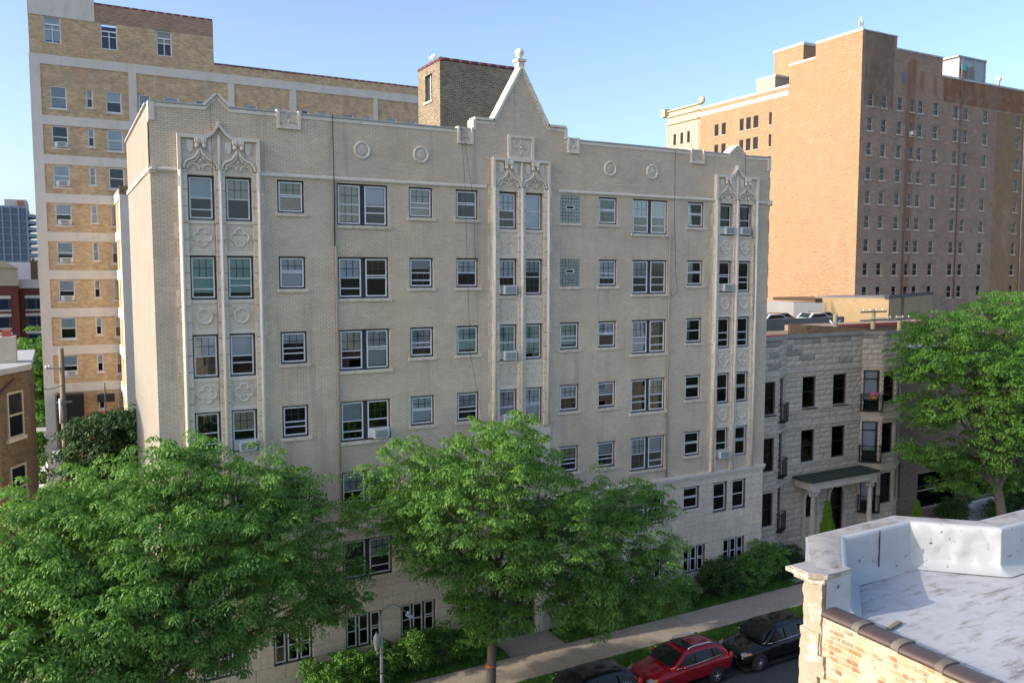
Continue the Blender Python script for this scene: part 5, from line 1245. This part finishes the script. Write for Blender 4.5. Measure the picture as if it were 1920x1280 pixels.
def tree(name, label, base, fork, lobes, mat, r0, dens, per, sr=.5, ln=.17, wd=.055, ymax=None, seed=1, bark=BARK, limbs=True, droop=.35, inner=.45):
    t = thing(name, label, 'tree', base)
    p, d, n, L, W_, C = sprays(lobes, dens, per, sr, ln, wd, droop, ymax, inner, seed)
    me = leaf_mesh('crown', p.astype(np.float32), d, n, L, W_, mat)
    o = bpy.data.objects.new('crown', me); link(o, t); o['kind'] = 'stuff'
    g = random.Random(seed); b = Vector(base); f = Vector(fork)
    MB().tube([b-Vector((0,0,.2)), b+(f-b)*.08, b+(f-b)*.5+Vector((g.uniform(-.08,.08), g.uniform(-.08,.08), 0)), f], [r0*1.35, r0*1.05, r0*.92, r0*.8], 12).build('trunk', bark, t)
    if limbs:
        for (x, y, z, r, rv) in lobes:
            e = Vector((x, y, z-rv*.2)); st_ = f+Vector((0, 0, g.uniform(-.8, .3)))
            if e.z < st_.z: st_ = f
            m1 = st_.lerp(e, .35)+Vector((g.uniform(-.3,.3), g.uniform(-.3,.3), abs(e.z-st_.z)*.12+.3)); m2 = st_.lerp(e, .7)+Vector((g.uniform(-.2,.2), g.uniform(-.2,.2), .3))
            rr_ = r0*.42*min(1, r/1.8)
            lb_ = MB(); lb_.tube([st_, m1, m2, e], [rr_, rr_*.7, rr_*.45, rr_*.15], 7, False)
            for k in range(5):
                q = m2.lerp(e, g.random()); w_ = Vector((g.uniform(-1,1)*r*.85, g.uniform(-1,1)*r*.85, g.uniform(-.3,.9)*rv))+e
                if ymax and w_.y > ymax-.2: w_.y = ymax-.2
                lb_.tube([q, q.lerp(w_, .5)+Vector((0,0,.12)), w_], [rr_*.35, rr_*.2, .012], 5, False)
            lb_.build('limb', bark, t)
    return t
CT = [(14.69,28,9.91,2.4,1.5),(15.68,28.5,10.46,1.3,.8),(11.68,28.8,9.26,2.0,1.4),(10.46,29.3,8.06,1.5,.9),(12.52,26.8,8.41,2.2,1.5),(16.74,28.2,8.33,2.2,1.4),(17.26,27,6.83,2.1,1.4),(20.17,29,7.0,1.9,1.1),(21.94,28.3,7.05,1.5,1.0),(20.26,27,5.91,2.0,1.2),(21.96,27,4.71,1.4,1.0),(14.63,26.6,6.52,1.9,1.2),(11.62,28.2,6.95,1.5,.8),(18.28,27,4.69,1.6,1.0),(20.4,26.6,3.75,1.1,.7),(14.7,27.6,4.08,.9,.7),(16.77,27,3.88,.6,.8),(12.61,27.5,6.18,1.2,.6),(18.38,26,3.49,.5,.7),(14.3,27.8,3.4,.8,.7),(15.3,27.5,3.5,.7,.6),(13.7,27.9,3.9,.7,.6),(22.57,27,2.96,.6,.4),(13.2,27.6,4.6,.9,.7),(13.5,27.9,5.7,1.1,.6),(17.5,26.8,4.0,.9,1.0),(18.9,26.6,3.2,.8,.7),(16.0,27.4,5.2,1.2,.7),(19.3,27.2,4.6,1.1,.8),(13.2,30.9,7.4,1.8,1.2),(17.4,30.9,6.0,1.6,1.0)]
LT = [(-1.2,28,9.24,2.2,1.5),(-.18,28.5,9.77,1.2,.9),(1.43,28.5,10.06,2.0,1.2),(3.33,28.5,10.43,1.8,1.3),(3.53,28.6,11.19,.8,.6),(5.23,28.8,9.77,2.0,1.2),(6.94,28.8,9.17,1.5,.9),(.28,26.5,8.64,2.3,1.5),(2.44,26.5,9.09,2.3,1.5),(4.53,27,8.62,2.2,1.4),(6.85,28.2,7.72,1.8,1.2),(8.43,28.2,6.1,1.3,.9),(-.56,25,7.63,2.3,1.5),(1.41,25,7.68,2.3,1.5),(3.69,26,7.37,2.1,1.3),(6.22,27.2,6.47,1.7,1.0),(2.56,24.5,6.07,1.8,1.2),(5.12,27,5.68,1.1,.7),(8.2,27.8,5.31,1.0,.6),(-1.42,26,8.64,2,1.4),(.53,24,6.61,2.1,1.4),(7.14,27.4,5.1,.8,.6),(-.93,23.5,6.89,1.8,1.2),(4.02,25.5,5.47,.8,.6),(7.0,29,9.69,.5,.5),(-3.6,27,8.6,2.2,1.5),(-3.4,24.5,7.4,2.2,1.5),(.5,30.9,8.2,1.8,1.3),(4.3,30.9,7.4,1.8,1.3),(7.0,30.8,6.2,1.3,.9)]
RT = [(45.3,30,13.6,2.2,1.5),(49.43,30,13.94,2.4,1.5),(52.41,30,14.85,2,1.4),(43.71,30,11.65,2,1.2),(46.93,29,11.57,2.6,1.7),(51.77,29,11.63,2.6,1.8),(44.35,30,9.12,2,1.1),(47.65,29,8.68,2.4,1.6),(52.66,29,7.92,2.4,1.6),(44.29,30.2,6.72,1.6,.7),(47.58,29.5,6.35,2,1.0),(51.73,29,5.33,1.8,.9),(46.91,30,4.7,1.3,.7),(54.87,29,12.82,2.8,2),(55.24,29,8.73,2.8,2),(43.51,30.5,13.17,1.1,.8),(47.61,27.5,10.76,2,1.6),(49.8,29.4,4.4,1.6,.8),(48.4,29.8,5.4,1.5,.8),(52.6,28.4,6.4,1.8,1.0),(46.0,30.2,5.9,1.5,.8),(50.3,28.0,7.2,1.8,1.1),(53.8,28.6,4.2,1.5,.8)]
tree('honeylocust_tree', 'middle honeylocust with bare grey trunk in front of the entrance', (14.5, 28.2, 0), (14.7, 28.1, 5.2), CT, LEAF, .2, 3.5, 95, sr=.34, ln=.115, wd=.05, ymax=32.3, seed=11)
MB().lathe((14.53, 28.2, 0), [(.21, 1.55), (.225, 1.56), (.225, 1.62), (.21, 1.63)], 14).build('orange_band', plain('orange_tape', (.6, .14, .03), .6), None, 'orange band tied round the middle tree trunk', 'band')
tree('honeylocust_tree', 'huge left honeylocust filling the lower left corner', (2.2, 26.9, 0), (2.3, 26.9, 4.6), LT, LEAF, .27, 3.1, 95, sr=.35, ln=.12, wd=.052, ymax=32.3, seed=12)
tree('honeylocust_tree', 'bright green honeylocust beside the greystone, cut by the right edge', (50.2, 28.4, 0), (48.9, 28.6, 4.4), RT, LEAFR, .32, 2.6, 95, sr=.44, ln=.135, wd=.058, ymax=33.3, seed=13)
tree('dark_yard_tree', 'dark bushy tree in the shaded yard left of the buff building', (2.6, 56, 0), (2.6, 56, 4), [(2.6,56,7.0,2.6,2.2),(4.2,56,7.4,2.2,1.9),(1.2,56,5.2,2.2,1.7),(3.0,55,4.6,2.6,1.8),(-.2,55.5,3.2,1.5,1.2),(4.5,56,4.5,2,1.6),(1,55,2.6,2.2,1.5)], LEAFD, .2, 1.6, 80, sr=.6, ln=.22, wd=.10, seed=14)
tree('background_tree', 'light green tree between the red brick building and the tan tower', (-2.2, 90, 0), (-2.2, 90, 4), [(-2.2,90,9.2,2.0,2.0),(-1.6,90,6.8,2.2,2.0),(-2.8,90,6.0,2.0,2.0),(-2,89,3.5,2.2,2)], LEAFR, .2, 1.3, 70, sr=.8, ln=.32, wd=.14, seed=15)
def shrub(name, label, x, y, w_, d_, h, mat=LEAFS, seed=0, cat='shrub', group=None, per=40, dens=9, ln=.10, wd=.055):
    g = random.Random(seed); t = thing(name, label, cat, (x, y, 0), 0, group)
    lobes = [(x, y, h*.5, w_*.42, h*.46)]
    for k in range(9):
        rr_ = g.uniform(.3, .5)*min(w_, d_, h)*.75
        lobes.append((x+g.uniform(-.5,.5)*w_*.8, y+g.uniform(-.5,.5)*d_*.6, h*g.uniform(.3, .85), rr_, rr_*.85))
    p, d, n, L, W_, C = sprays(lobes, dens, per, .2, ln, wd, .1, 32.95 if y > 31 and y < 33 else None, .55, seed, .9)
    n = n + np.random.default_rng(seed).normal(0, .6, n.shape)
    p[:, 2] = np.maximum(p[:, 2], .03)
    o = bpy.data.objects.new('foliage', leaf_mesh('foliage', p.astype(np.float32), d, n, L, W_, mat)); link(o, t); o['kind'] = 'stuff'
    s = MB()
    for k in range(7): s.tube([(x+g.uniform(-.1,.1), y, 0), (x+g.uniform(-.4,.4)*w_*.7, y+g.uniform(-.3,.3)*d_*.5, h*.7)], [.025, .01], 5, False)
    s.build('stems', BARK, t)
HED = 'shrubs along the front of the buff building'
for k, (x, y, w_, d_, h, lab) in enumerate([(8.9, 32.0, 1.5, 1.2, 1.25, 'dark green shrub at the foot of the wall below the left tree'), (10.0, 31.95, 1.7, 1.3, 1.5, 'round green shrub left of the street lamp'), (11.35, 31.95, 1.5, 1.2, 1.55, 'green shrub just right of the street lamp'), (12.75, 31.95, 1.6, 1.3, 1.75, 'green shrub below the triple ground-floor window'), (14.1, 31.95, 1.5, 1.3, 1.75, 'leafy shrub behind the middle tree trunk'), (15.5, 32.0, 1.6, 1.2, 1.5, 'shrub at the left side of the entrance path'), (21.3, 32.1, 1.4, 1.0, 1.1, 'shrub at the right side of the entrance path'), (23.2, 32.0, 1.8, 1.2, 1.3, 'low shrub in the shade right of the entrance'), (25.4, 32.0, 1.8, 1.2, 1.3, 'shaded shrub left of the big hedge bushes'), (27.6, 31.95, 1.7, 1.2, 1.3, 'shaded shrub under the right end of the middle tree'), (29.9, 32.0, 2.1, 1.5, 1.75, 'reddish green rounded bush under the right triple windows'), (31.9, 32.0, 2.1, 1.4, 1.7, 'dense green bush before the rightmost ground-floor window'), (33.6, 32.1, 2.0, 1.5, 2.2, 'tall bright green bush at the right corner of the buff building')]):
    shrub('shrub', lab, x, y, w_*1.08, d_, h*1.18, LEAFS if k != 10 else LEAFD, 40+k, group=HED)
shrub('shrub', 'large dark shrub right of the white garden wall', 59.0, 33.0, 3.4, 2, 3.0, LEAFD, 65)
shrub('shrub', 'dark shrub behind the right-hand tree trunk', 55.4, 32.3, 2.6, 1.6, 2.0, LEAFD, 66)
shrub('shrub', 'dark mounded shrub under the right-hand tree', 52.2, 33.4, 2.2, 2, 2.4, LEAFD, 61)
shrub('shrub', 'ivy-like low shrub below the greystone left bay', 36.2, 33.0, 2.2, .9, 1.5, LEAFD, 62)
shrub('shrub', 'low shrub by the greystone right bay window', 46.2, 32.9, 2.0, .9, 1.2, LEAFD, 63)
shrub('potted_plant', 'leafy potted plant on the alley wall beside the tan tower', -1.9, 71, 1.4, 1.4, 6.2, LEAFR, 64, 'plant', ln=.25, wd=.12, dens=4)
def conifer(label, x, y, h, r, seed):
    t = thing('arborvitae', label, 'conifer', (x, y, 0), 0, 'arborvitae before the greystone'); g = np.random.default_rng(seed); n = 9000
    z = g.uniform(.02, 1, n)**1.1; rad = r*(1-z)**.75*g.uniform(.75, 1.06, n)*(1+.12*np.sin(z*23)); a = g.uniform(0, 6.283, n); rad *= 1+.1*np.sin(a*5+z*9)
    p = np.stack([x+rad*np.cos(a), y+rad*np.sin(a), .05+z*h*.96], 1); d = np.stack([np.cos(a)*.5, np.sin(a)*.5, np.ones(n)], 1)+g.normal(0, .25, (n, 3))
    nr = np.stack([np.cos(a), np.sin(a), .3*np.ones(n)], 1)+g.normal(0, .4, (n, 3))
    o = bpy.data.objects.new('foliage', leaf_mesh('foliage', p.astype(np.float32), d, nr, g.uniform(.08, .17, n), g.uniform(.03, .06, n), CONIF)); link(o, t); o['kind'] = 'stuff'
    MB().tube([(x, y, 0), (x, y, h*.85)], [.06, .02], 6).build('trunk', BARK, t)
conifer('bright green pointed arborvitae in front of the greystone porch', 38.5, 32.2, 4.1, .62, 71); conifer('small pointed arborvitae near the right-hand tree', 47.8, 33.0, 2.6, .45, 72)
def grass(name, label, x0, x1, y0, y1, z, n, h, mat, seed, wd=.02):
    g = np.random.default_rng(seed); p = np.stack([g.uniform(x0, x1, n), g.uniform(y0, y1, n), np.full(n, z)], 1)
    d = np.stack([g.normal(0, .45, n), g.normal(0, .45, n), np.ones(n)], 1); nr = np.stack([np.cos(g.uniform(0, 6.28, n)), np.sin(g.uniform(0, 6.28, n)), np.zeros(n)], 1)
    o = bpy.data.objects.new(name, leaf_mesh(name, p.astype(np.float32), d, nr, h*g.uniform(.5, 1.4, n), wd*g.uniform(.7, 1.4, n), mat)); link(o); tag(o, label, 'grass', None, 'stuff')
grass('parkway_grass', 'green grass strip between kerb and sidewalk', 14, 40, 27.36, 29.12, -.01, 60000, .11, GRASSM, 81)
grass('lawn_grass', 'bright ground cover along the building side of the sidewalk', 6, 17.0, 31.27, 32.4, .02, 40000, .16, GRASSM, 82, .045)
grass('lawn_grass', 'bright ground cover right of the entrance path', 20.1, 35.0, 31.27, 32.5, .02, 60000, .17, GRASSM, 83, .045)
grass('lawn_grass', 'lawn in front of the greystone', 35, 50, 32, 33.6, .02, 20000, .14, GRASSM, 84, .04)

# ================================================================== STREET LAMP
lp = thing('street_lamp', 'grey street lamp with curved arm and an older acorn lantern', 'street lamp', (9.82, 27.7, 0))
LG = plain('lamp_grey', (.30, .31, .31), .5, (.25, .26, .26), 3)
MB().tube([(9.82, 27.7, 0), (9.82, 27.7, 4.75)], [.072, .05], 12).build('post', LG, lp)
MB().tube([(9.82, 27.7, 4.7)]+[(10.22-.4*math.cos(R(t)), 27.7, 4.75+.34*math.sin(R(t))) for t in range(0, 131, 13)]+[(10.75, 27.7, 4.72)], .026, 8).build('arm', LG, lp)
g = MB(); g.ball((10.95, 27.7, 4.5), (.21, .12, .07), 14, 8); g.xform(Matrix.Translation((10.95, 27.7, 4.5)) @ Matrix.Rotation(R(28), 4, 'Y') @ Matrix.Translation((-10.95, -27.7, -4.5))); hd = g.build('lamp_head', plain('lamp_head_grey', (.42, .46, .50), .4), lp)
MB().lathe((10.86, 27.7, 4.62), [(.05, 0), (.05, .08), (0, .1)], 8).build('photocell', WHITE, hd)
g = MB(); g.lathe((9.62, 27.65, 3.5), [(.04, 0), (.07, .1), (.10, .25), (.12, .38), (.11, .5), (.07, .6), (.02, .66), (.015, .72)], 14); ac_ = g.build('acorn_lantern', plain('acorn_globe', (.42, .42, .40), .3), lp)
MB().tube([(9.82, 27.7, 3.3), (9.68, 27.66, 3.38), (9.62, 27.65, 3.52)], .03, 6).build('lantern_bracket', LG, ac_)
for z in (1.9, 2.6): MB().lathe((9.82, 27.7, z), [(.068, 0), (.074, .01), (.074, .03), (.068, .04)], 12).build('band', BLACK, lp)

# ================================================================== CARS
RUB = plain('tyre_rubber', (.018, .018, .019), .8); RIM = plain('alloy_rim', (.55, .56, .58), .3, metal=.7); PLAST = plain('black_plastic', (.02, .02, .022), .6)
CHR = plain('chrome', (.7, .71, .73), .15, metal=.9); LENS = plain('clear_lens', (.28, .29, .30), .1, spec=.8); AMB = plain('amber_lens', (.6, .2, .03), .2); REDL = plain('red_lens', (.4, .02, .02), .2)
def carpaint(name, c, metal=.2):
    m, n, b = newmat(name); b.inputs['Base Color'].default_value = rgb(c); b.inputs['Metallic'].default_value = metal; b.inputs['Roughness'].default_value = .14; b.inputs['Specular IOR Level'].default_value = .35
    b.inputs['Coat Weight'].default_value = .6; b.inputs['Coat Roughness'].default_value = .04; return m
def sub(o, lv=2, cr=None):
    md = o.modifiers.new('sub', 'SUBSURF'); md.levels = lv; md.render_levels = lv; return o
def suv(name, label, x, y, L, W_, H, wb, paint, tyre=.35, spokes=5, rails=True, rail_mat=None, front_over=.93, hoodz=1.02, belt=1.12):
    """faces -X; x = front bumper, y = centre line"""
    t = thing(name, label, 'car', (x+L/2, y, -.14)); HW = W_/2
    def S(mb, nm, mat, par=t, lv=0):
        o = bpy.data.objects.new(nm, mb.mesh(nm, mat)); o.parent = par; COL.objects.link(o); PW[o.name] = Matrix()
        if par is t: o.location = (-L/2, 0, 0)
        if lv: sub(o, lv)
        return o
    # body: stations (x, z_low, z_side, z_top, half width)
    st_ = [(0.0,.42,.60,.74,HW*.70),(.10,.30,.66,.86,HW*.86),(.35,.26,.74,.95,HW*.95),(.9,.24,.80,hoodz,HW*.985),(1.35,.24,.86,hoodz+.06,HW),(1.7,.24,.88,belt,HW),(2.6,.24,.88,belt+.02,HW),(3.4,.24,.90,belt+.05,HW),(L-.75,.26,.92,belt+.08,HW*.99),(L-.3,.30,.90,belt+.07,HW*.96),(L-.06,.36,.80,belt+.0,HW*.90),(L,.42,.70,belt-.15,HW*.84)]
    vs = []; n = 9
    for (sx, zl, zs, zt, hw) in st_:
        vs += [(sx,-hw*.93,zl),(sx,-hw*1.0,(zl+zs)*.5),(sx,-hw*1.0,zs),(sx,-hw*.95,zt-.03),(sx,0,zt+.03),(sx,hw*.95,zt-.03),(sx,hw,zs),(sx,hw,(zl+zs)*.5),(sx,hw*.93,zl)]
    fs = [(i*n+k,(i+1)*n+k,(i+1)*n+k+1,i*n+k+1) for i in range(len(st_)-1) for k in range(n-1)]
    fs += [tuple(range(n)), tuple((len(st_)-1)*n+k for k in range(n-1,-1,-1))]
    fs += [((i+1)*n, i*n, i*n+n-1, (i+1)*n+n-1) for i in range(len(st_)-1)]
    body = S(MB().add(vs, fs, True), 'body', paint, t, 2)
    # cabin
    cw = HW*.93; rw = HW*.70; x0, x1, x2, x3 = 1.22, 2.02, L-.95, L-.22
    def P(xx, yy, z): return (xx, yy, z)
    rz_ = H
    ca = MB(); rows = [(x0, belt-.08, cw*.97, x0+.0), (x0+.42, belt+.24, cw*.93, 0), (x1-.02, rz_-.07, rw*1.02, 0), (x1+.45, rz_, rw, 0), (x2-.3, rz_-.02, rw*.98, 0), (x2+.35, rz_-.09, rw*.95, 0), (x3-.12, belt+.25, cw*.88, 0), (x3, belt-.02, cw*.92, 0)]
    vs = []
    for xx, zt, hw, _ in rows:
        lo = belt-.1
        vs += [(xx,-cw,lo),(xx,-(hw+(cw-hw)*.35) if zt-lo > .1 else -cw,lo+(zt-lo)*.55),(xx,-hw,zt-.05*(zt-lo)),(xx,-hw*.6,zt+.015),(xx,hw*.6,zt+.015),(xx,hw,zt-.05*(zt-lo)),(xx,(hw+(cw-hw)*.35) if zt-lo > .1 else cw,lo+(zt-lo)*.55),(xx,cw,lo)]
    n = 8; fs = [(i*n+k,(i+1)*n+k,(i+1)*n+k+1,i*n+k+1) for i in range(len(rows)-1) for k in range(n-1)] + [tuple(range(n)), tuple((len(rows)-1)*n+k for k in range(n-1,-1,-1))]
    S(ca.add(vs, fs, True), 'cabin', paint, t, 2)
    # glazing laid over the cabin
    ws = MB(); a = [(x0+.1, -cw*.84, belt+.02), (x0+.1, cw*.84, belt+.02), (x1-.08, rw*.93, rz_-.1), (x1-.08, -rw*.93, rz_-.1)]
    ng = 6; vs = []
    for i in range(ng+1):
        for k in range(ng+1):
            u, v_ = k/ng, i/ng; p0 = [a[0][q]*(1-u)+a[1][q]*u for q in range(3)]; p1 = [a[3][q]*(1-u)+a[2][q]*u for q in range(3)]
            pt = [p0[q]*(1-v_)+p1[q]*v_ for q in range(3)]; bow = 1-(2*u-1)**2
            vs.append((pt[0]-.10*bow-.02-.06*math.sin(v_*math.pi), pt[1], pt[2]+.05*bow+.03*math.sin(v_*math.pi)))
    S(ws.add(vs, [(i*(ng+1)+k, i*(ng+1)+k+1, (i+1)*(ng+1)+k+1, (i+1)*(ng+1)+k) for i in range(ng) for k in range(ng)][::1], True), 'windscreen', DARKGL)
    for s in (-1, 1):
        def sg(pts, nm, mat=None, off=.02):
            g = MB(); v = []
            for (xx, zf) in pts:
                zz = belt+.01+zf*(rz_-.12-belt); yy = (cw+.005)*(1-zf)+(rw*1.03)*zf+off+.035*math.sin(math.pi*min(1, zf+.05))
                v.append((xx, s*yy, zz))
            g.add(v, [tuple(range(len(v))) if s > 0 else tuple(range(len(v)-1, -1, -1))]); return S(g, nm, mat or DARKGL)
        sg([(x0+.28, .03), (2.45, .03), (2.45, .93), (x1+.08, .9)], 'side_window'); sg([(2.52, .03), (3.42, .03), (3.36, .93), (2.52, .94)], 'side_window'); sg([(3.5, .03), (L-.62, .2), (L-.85, .86), (3.44, .92)], 'side_window')
        g = MB(); g.tube([(x0+.2, s*(cw+.025), belt+.0), (2.5, s*(cw+.03), belt+.005), (L-.75, s*(cw+.025), belt+.09)], .013, 6); S(g, 'window_trim', CHR)
        if rails:
            g = MB(); g.tube([(x1+.25, s*rw*.86, rz_-.02), (x1+.45, s*rw*.86, rz_+.06), (x2-.25, s*rw*.84, rz_+.05), (x2+.1, s*rw*.84, rz_-.04)], .032, 8); S(g, 'roof_rail', rail_mat or CHR)
        g = MB(); g.ball((x0+.5, s*(HW+.12), belt+.07), (.09, .12, .085), 10, 7); g.box(x0+.46, x0+.54, min(s*(HW-.08), s*(HW+.06)), max(s*(HW-.08), s*(HW+.06)), belt-.0, belt+.05); S(g, 'mirror', paint)
        g = MB(); g.ball((.30, s*HW*.72, .80), (.24, .17, .085), 12, 8); S(g, 'headlight', LENS); g = MB(); g.ball((.44, s*HW*.86, .83), (.12, .09, .06), 10, 7); S(g, 'indicator', AMB)
        g = MB(); g.ball((L-.10, s*HW*.84, 1.0), (.12, .12, .17), 10, 8); S(g, 'tail_light', REDL)
        for wx in (front_over, front_over+wb):
            g = MB(); g.lathe((wx, s*(HW-.10), tyre), [(tyre+.075, -.1), (tyre+.075, .115*s if s > 0 else .1)], 24, 'y') if False else g.lathe((wx, s*HW*.985, tyre), [(0, -.012), (tyre+.08, -.012), (tyre+.08, .012), (0, .012)], 26, 'y', False); S(g, 'wheel_arch', PLAST)
            wh = thing_part('wheel', t)
            g = MB(); g.lathe((wx, s*(HW-.08), tyre), [(tyre*.62, -.11), (tyre*.9, -.115), (tyre, -.08), (tyre, .08), (tyre*.9, .115), (tyre*.62, .11)], 28, 'y', True, False); ty = S(g, 'tyre', RUB, wh)
            g = MB(); yo = s*(HW+.028)
            g.lathe((wx, yo-s*.03, tyre), [(tyre*.56, -.01), (tyre*.64, -.015), (tyre*.64, .015), (tyre*.56, .01)], 28, 'y', True, False); g.lathe((wx, yo, tyre), [(0, -.02), (.06, -.02), (.07, .0), (.06, .02), (0, .02)], 12, 'y')
            for q in range(spokes):
                a_ = 2*math.pi*q/spokes+.3; c_, s_ = math.cos(a_), math.sin(a_); wd_ = .035 if spokes < 8 else .02
                g.add([(wx-s_*wd_, yo, tyre+c_*wd_), (wx+s_*wd_, yo, tyre-c_*wd_), (wx+c_*tyre*.6+s_*wd_*.8, yo-s*.02, tyre+s_*tyre*.6-c_*wd_*.8), (wx+c_*tyre*.6-s_*wd_*.8, yo-s*.02, tyre+s_*tyre*.6+c_*wd_*.8)], [(0,1,2,3) if s < 0 else (3,2,1,0)])
            S(g, 'rim', RIM, wh)
    if rails: g = MB(); g.box(x1+.12, x1+.62, -rw*.72, rw*.72, rz_+.012, rz_+.03); S(g, 'sunroof', DARKGL)
    g = MB(); g.box(-.03, .12, -HW*.52, HW*.52, .62, .70); S(g, 'grille', CHR); g = MB(); g.box(-.02, .12, -HW*.6, HW*.6, .34, .54); S(g, 'lower_grille', PLAST)
    g = MB(); g.box(.12, L-.12, -HW*.99, HW*.99, .2, .27); S(g, 'sill_trim', PLAST)
    g = MB()
    for s in (-1, 1):
        for wx in (2.48, 3.45): g.box(wx-.004, wx+.004, s*HW*1.0-.003, s*HW*1.0+.003, .4, belt-.02)
    S(g, 'door_gap', BLACK)
    g = MB(); g.box(L-.03, L+.04, -.28, .28, .72, .86); S(g, 'number_plate', WHITE)
    for s in (-1, 1):
        for wx in (2.3, 3.3): g = MB(); g.box(wx-.1, wx+.1, min(s*HW, s*(HW+.03)), max(s*HW, s*(HW+.03)), .93, .96); S(g, 'door_handle', paint)
    return t
def thing_part(nm, t):
    o = bpy.data.objects.new(nm, None); COL.objects.link(o); o.parent = t; o.location = (-(PW[t.name].translation.x-T_X[0]), 0, 0) if False else (CARX[0], 0, 0); PW[o.name] = Matrix(); return o
CARX = [0.0]; T_X = [0.0]
DARKGL = plain('dark_car_glass', (.010, .014, .013), .06, spec=.35)
CARX[0] = -4.57/2
suv('parked_car', 'red compact suv with silver roof rails parked at the kerb', 20.15, 26.16, 4.57, 1.84, 1.66, 2.66, carpaint('car_paint_red', (.30, .008, .018)), .34, 5)
CARX[0] = -4.68/2
suv('parked_car', 'black suv behind the red one, chrome window trim', 25.18, 26.1, 4.68, 1.93, 1.70, 2.82, carpaint('car_paint_black', (.006, .006, .008)), .37, 10, False)
CARX[0] = -4.6/2
suv('parked_car', 'dark suv at the bottom edge, in front of the red one', 15.3, 26.2, 4.6, 1.86, 1.62, 2.7, carpaint('car_paint_black_two', (.010, .010, .013)), .34, 5, False)
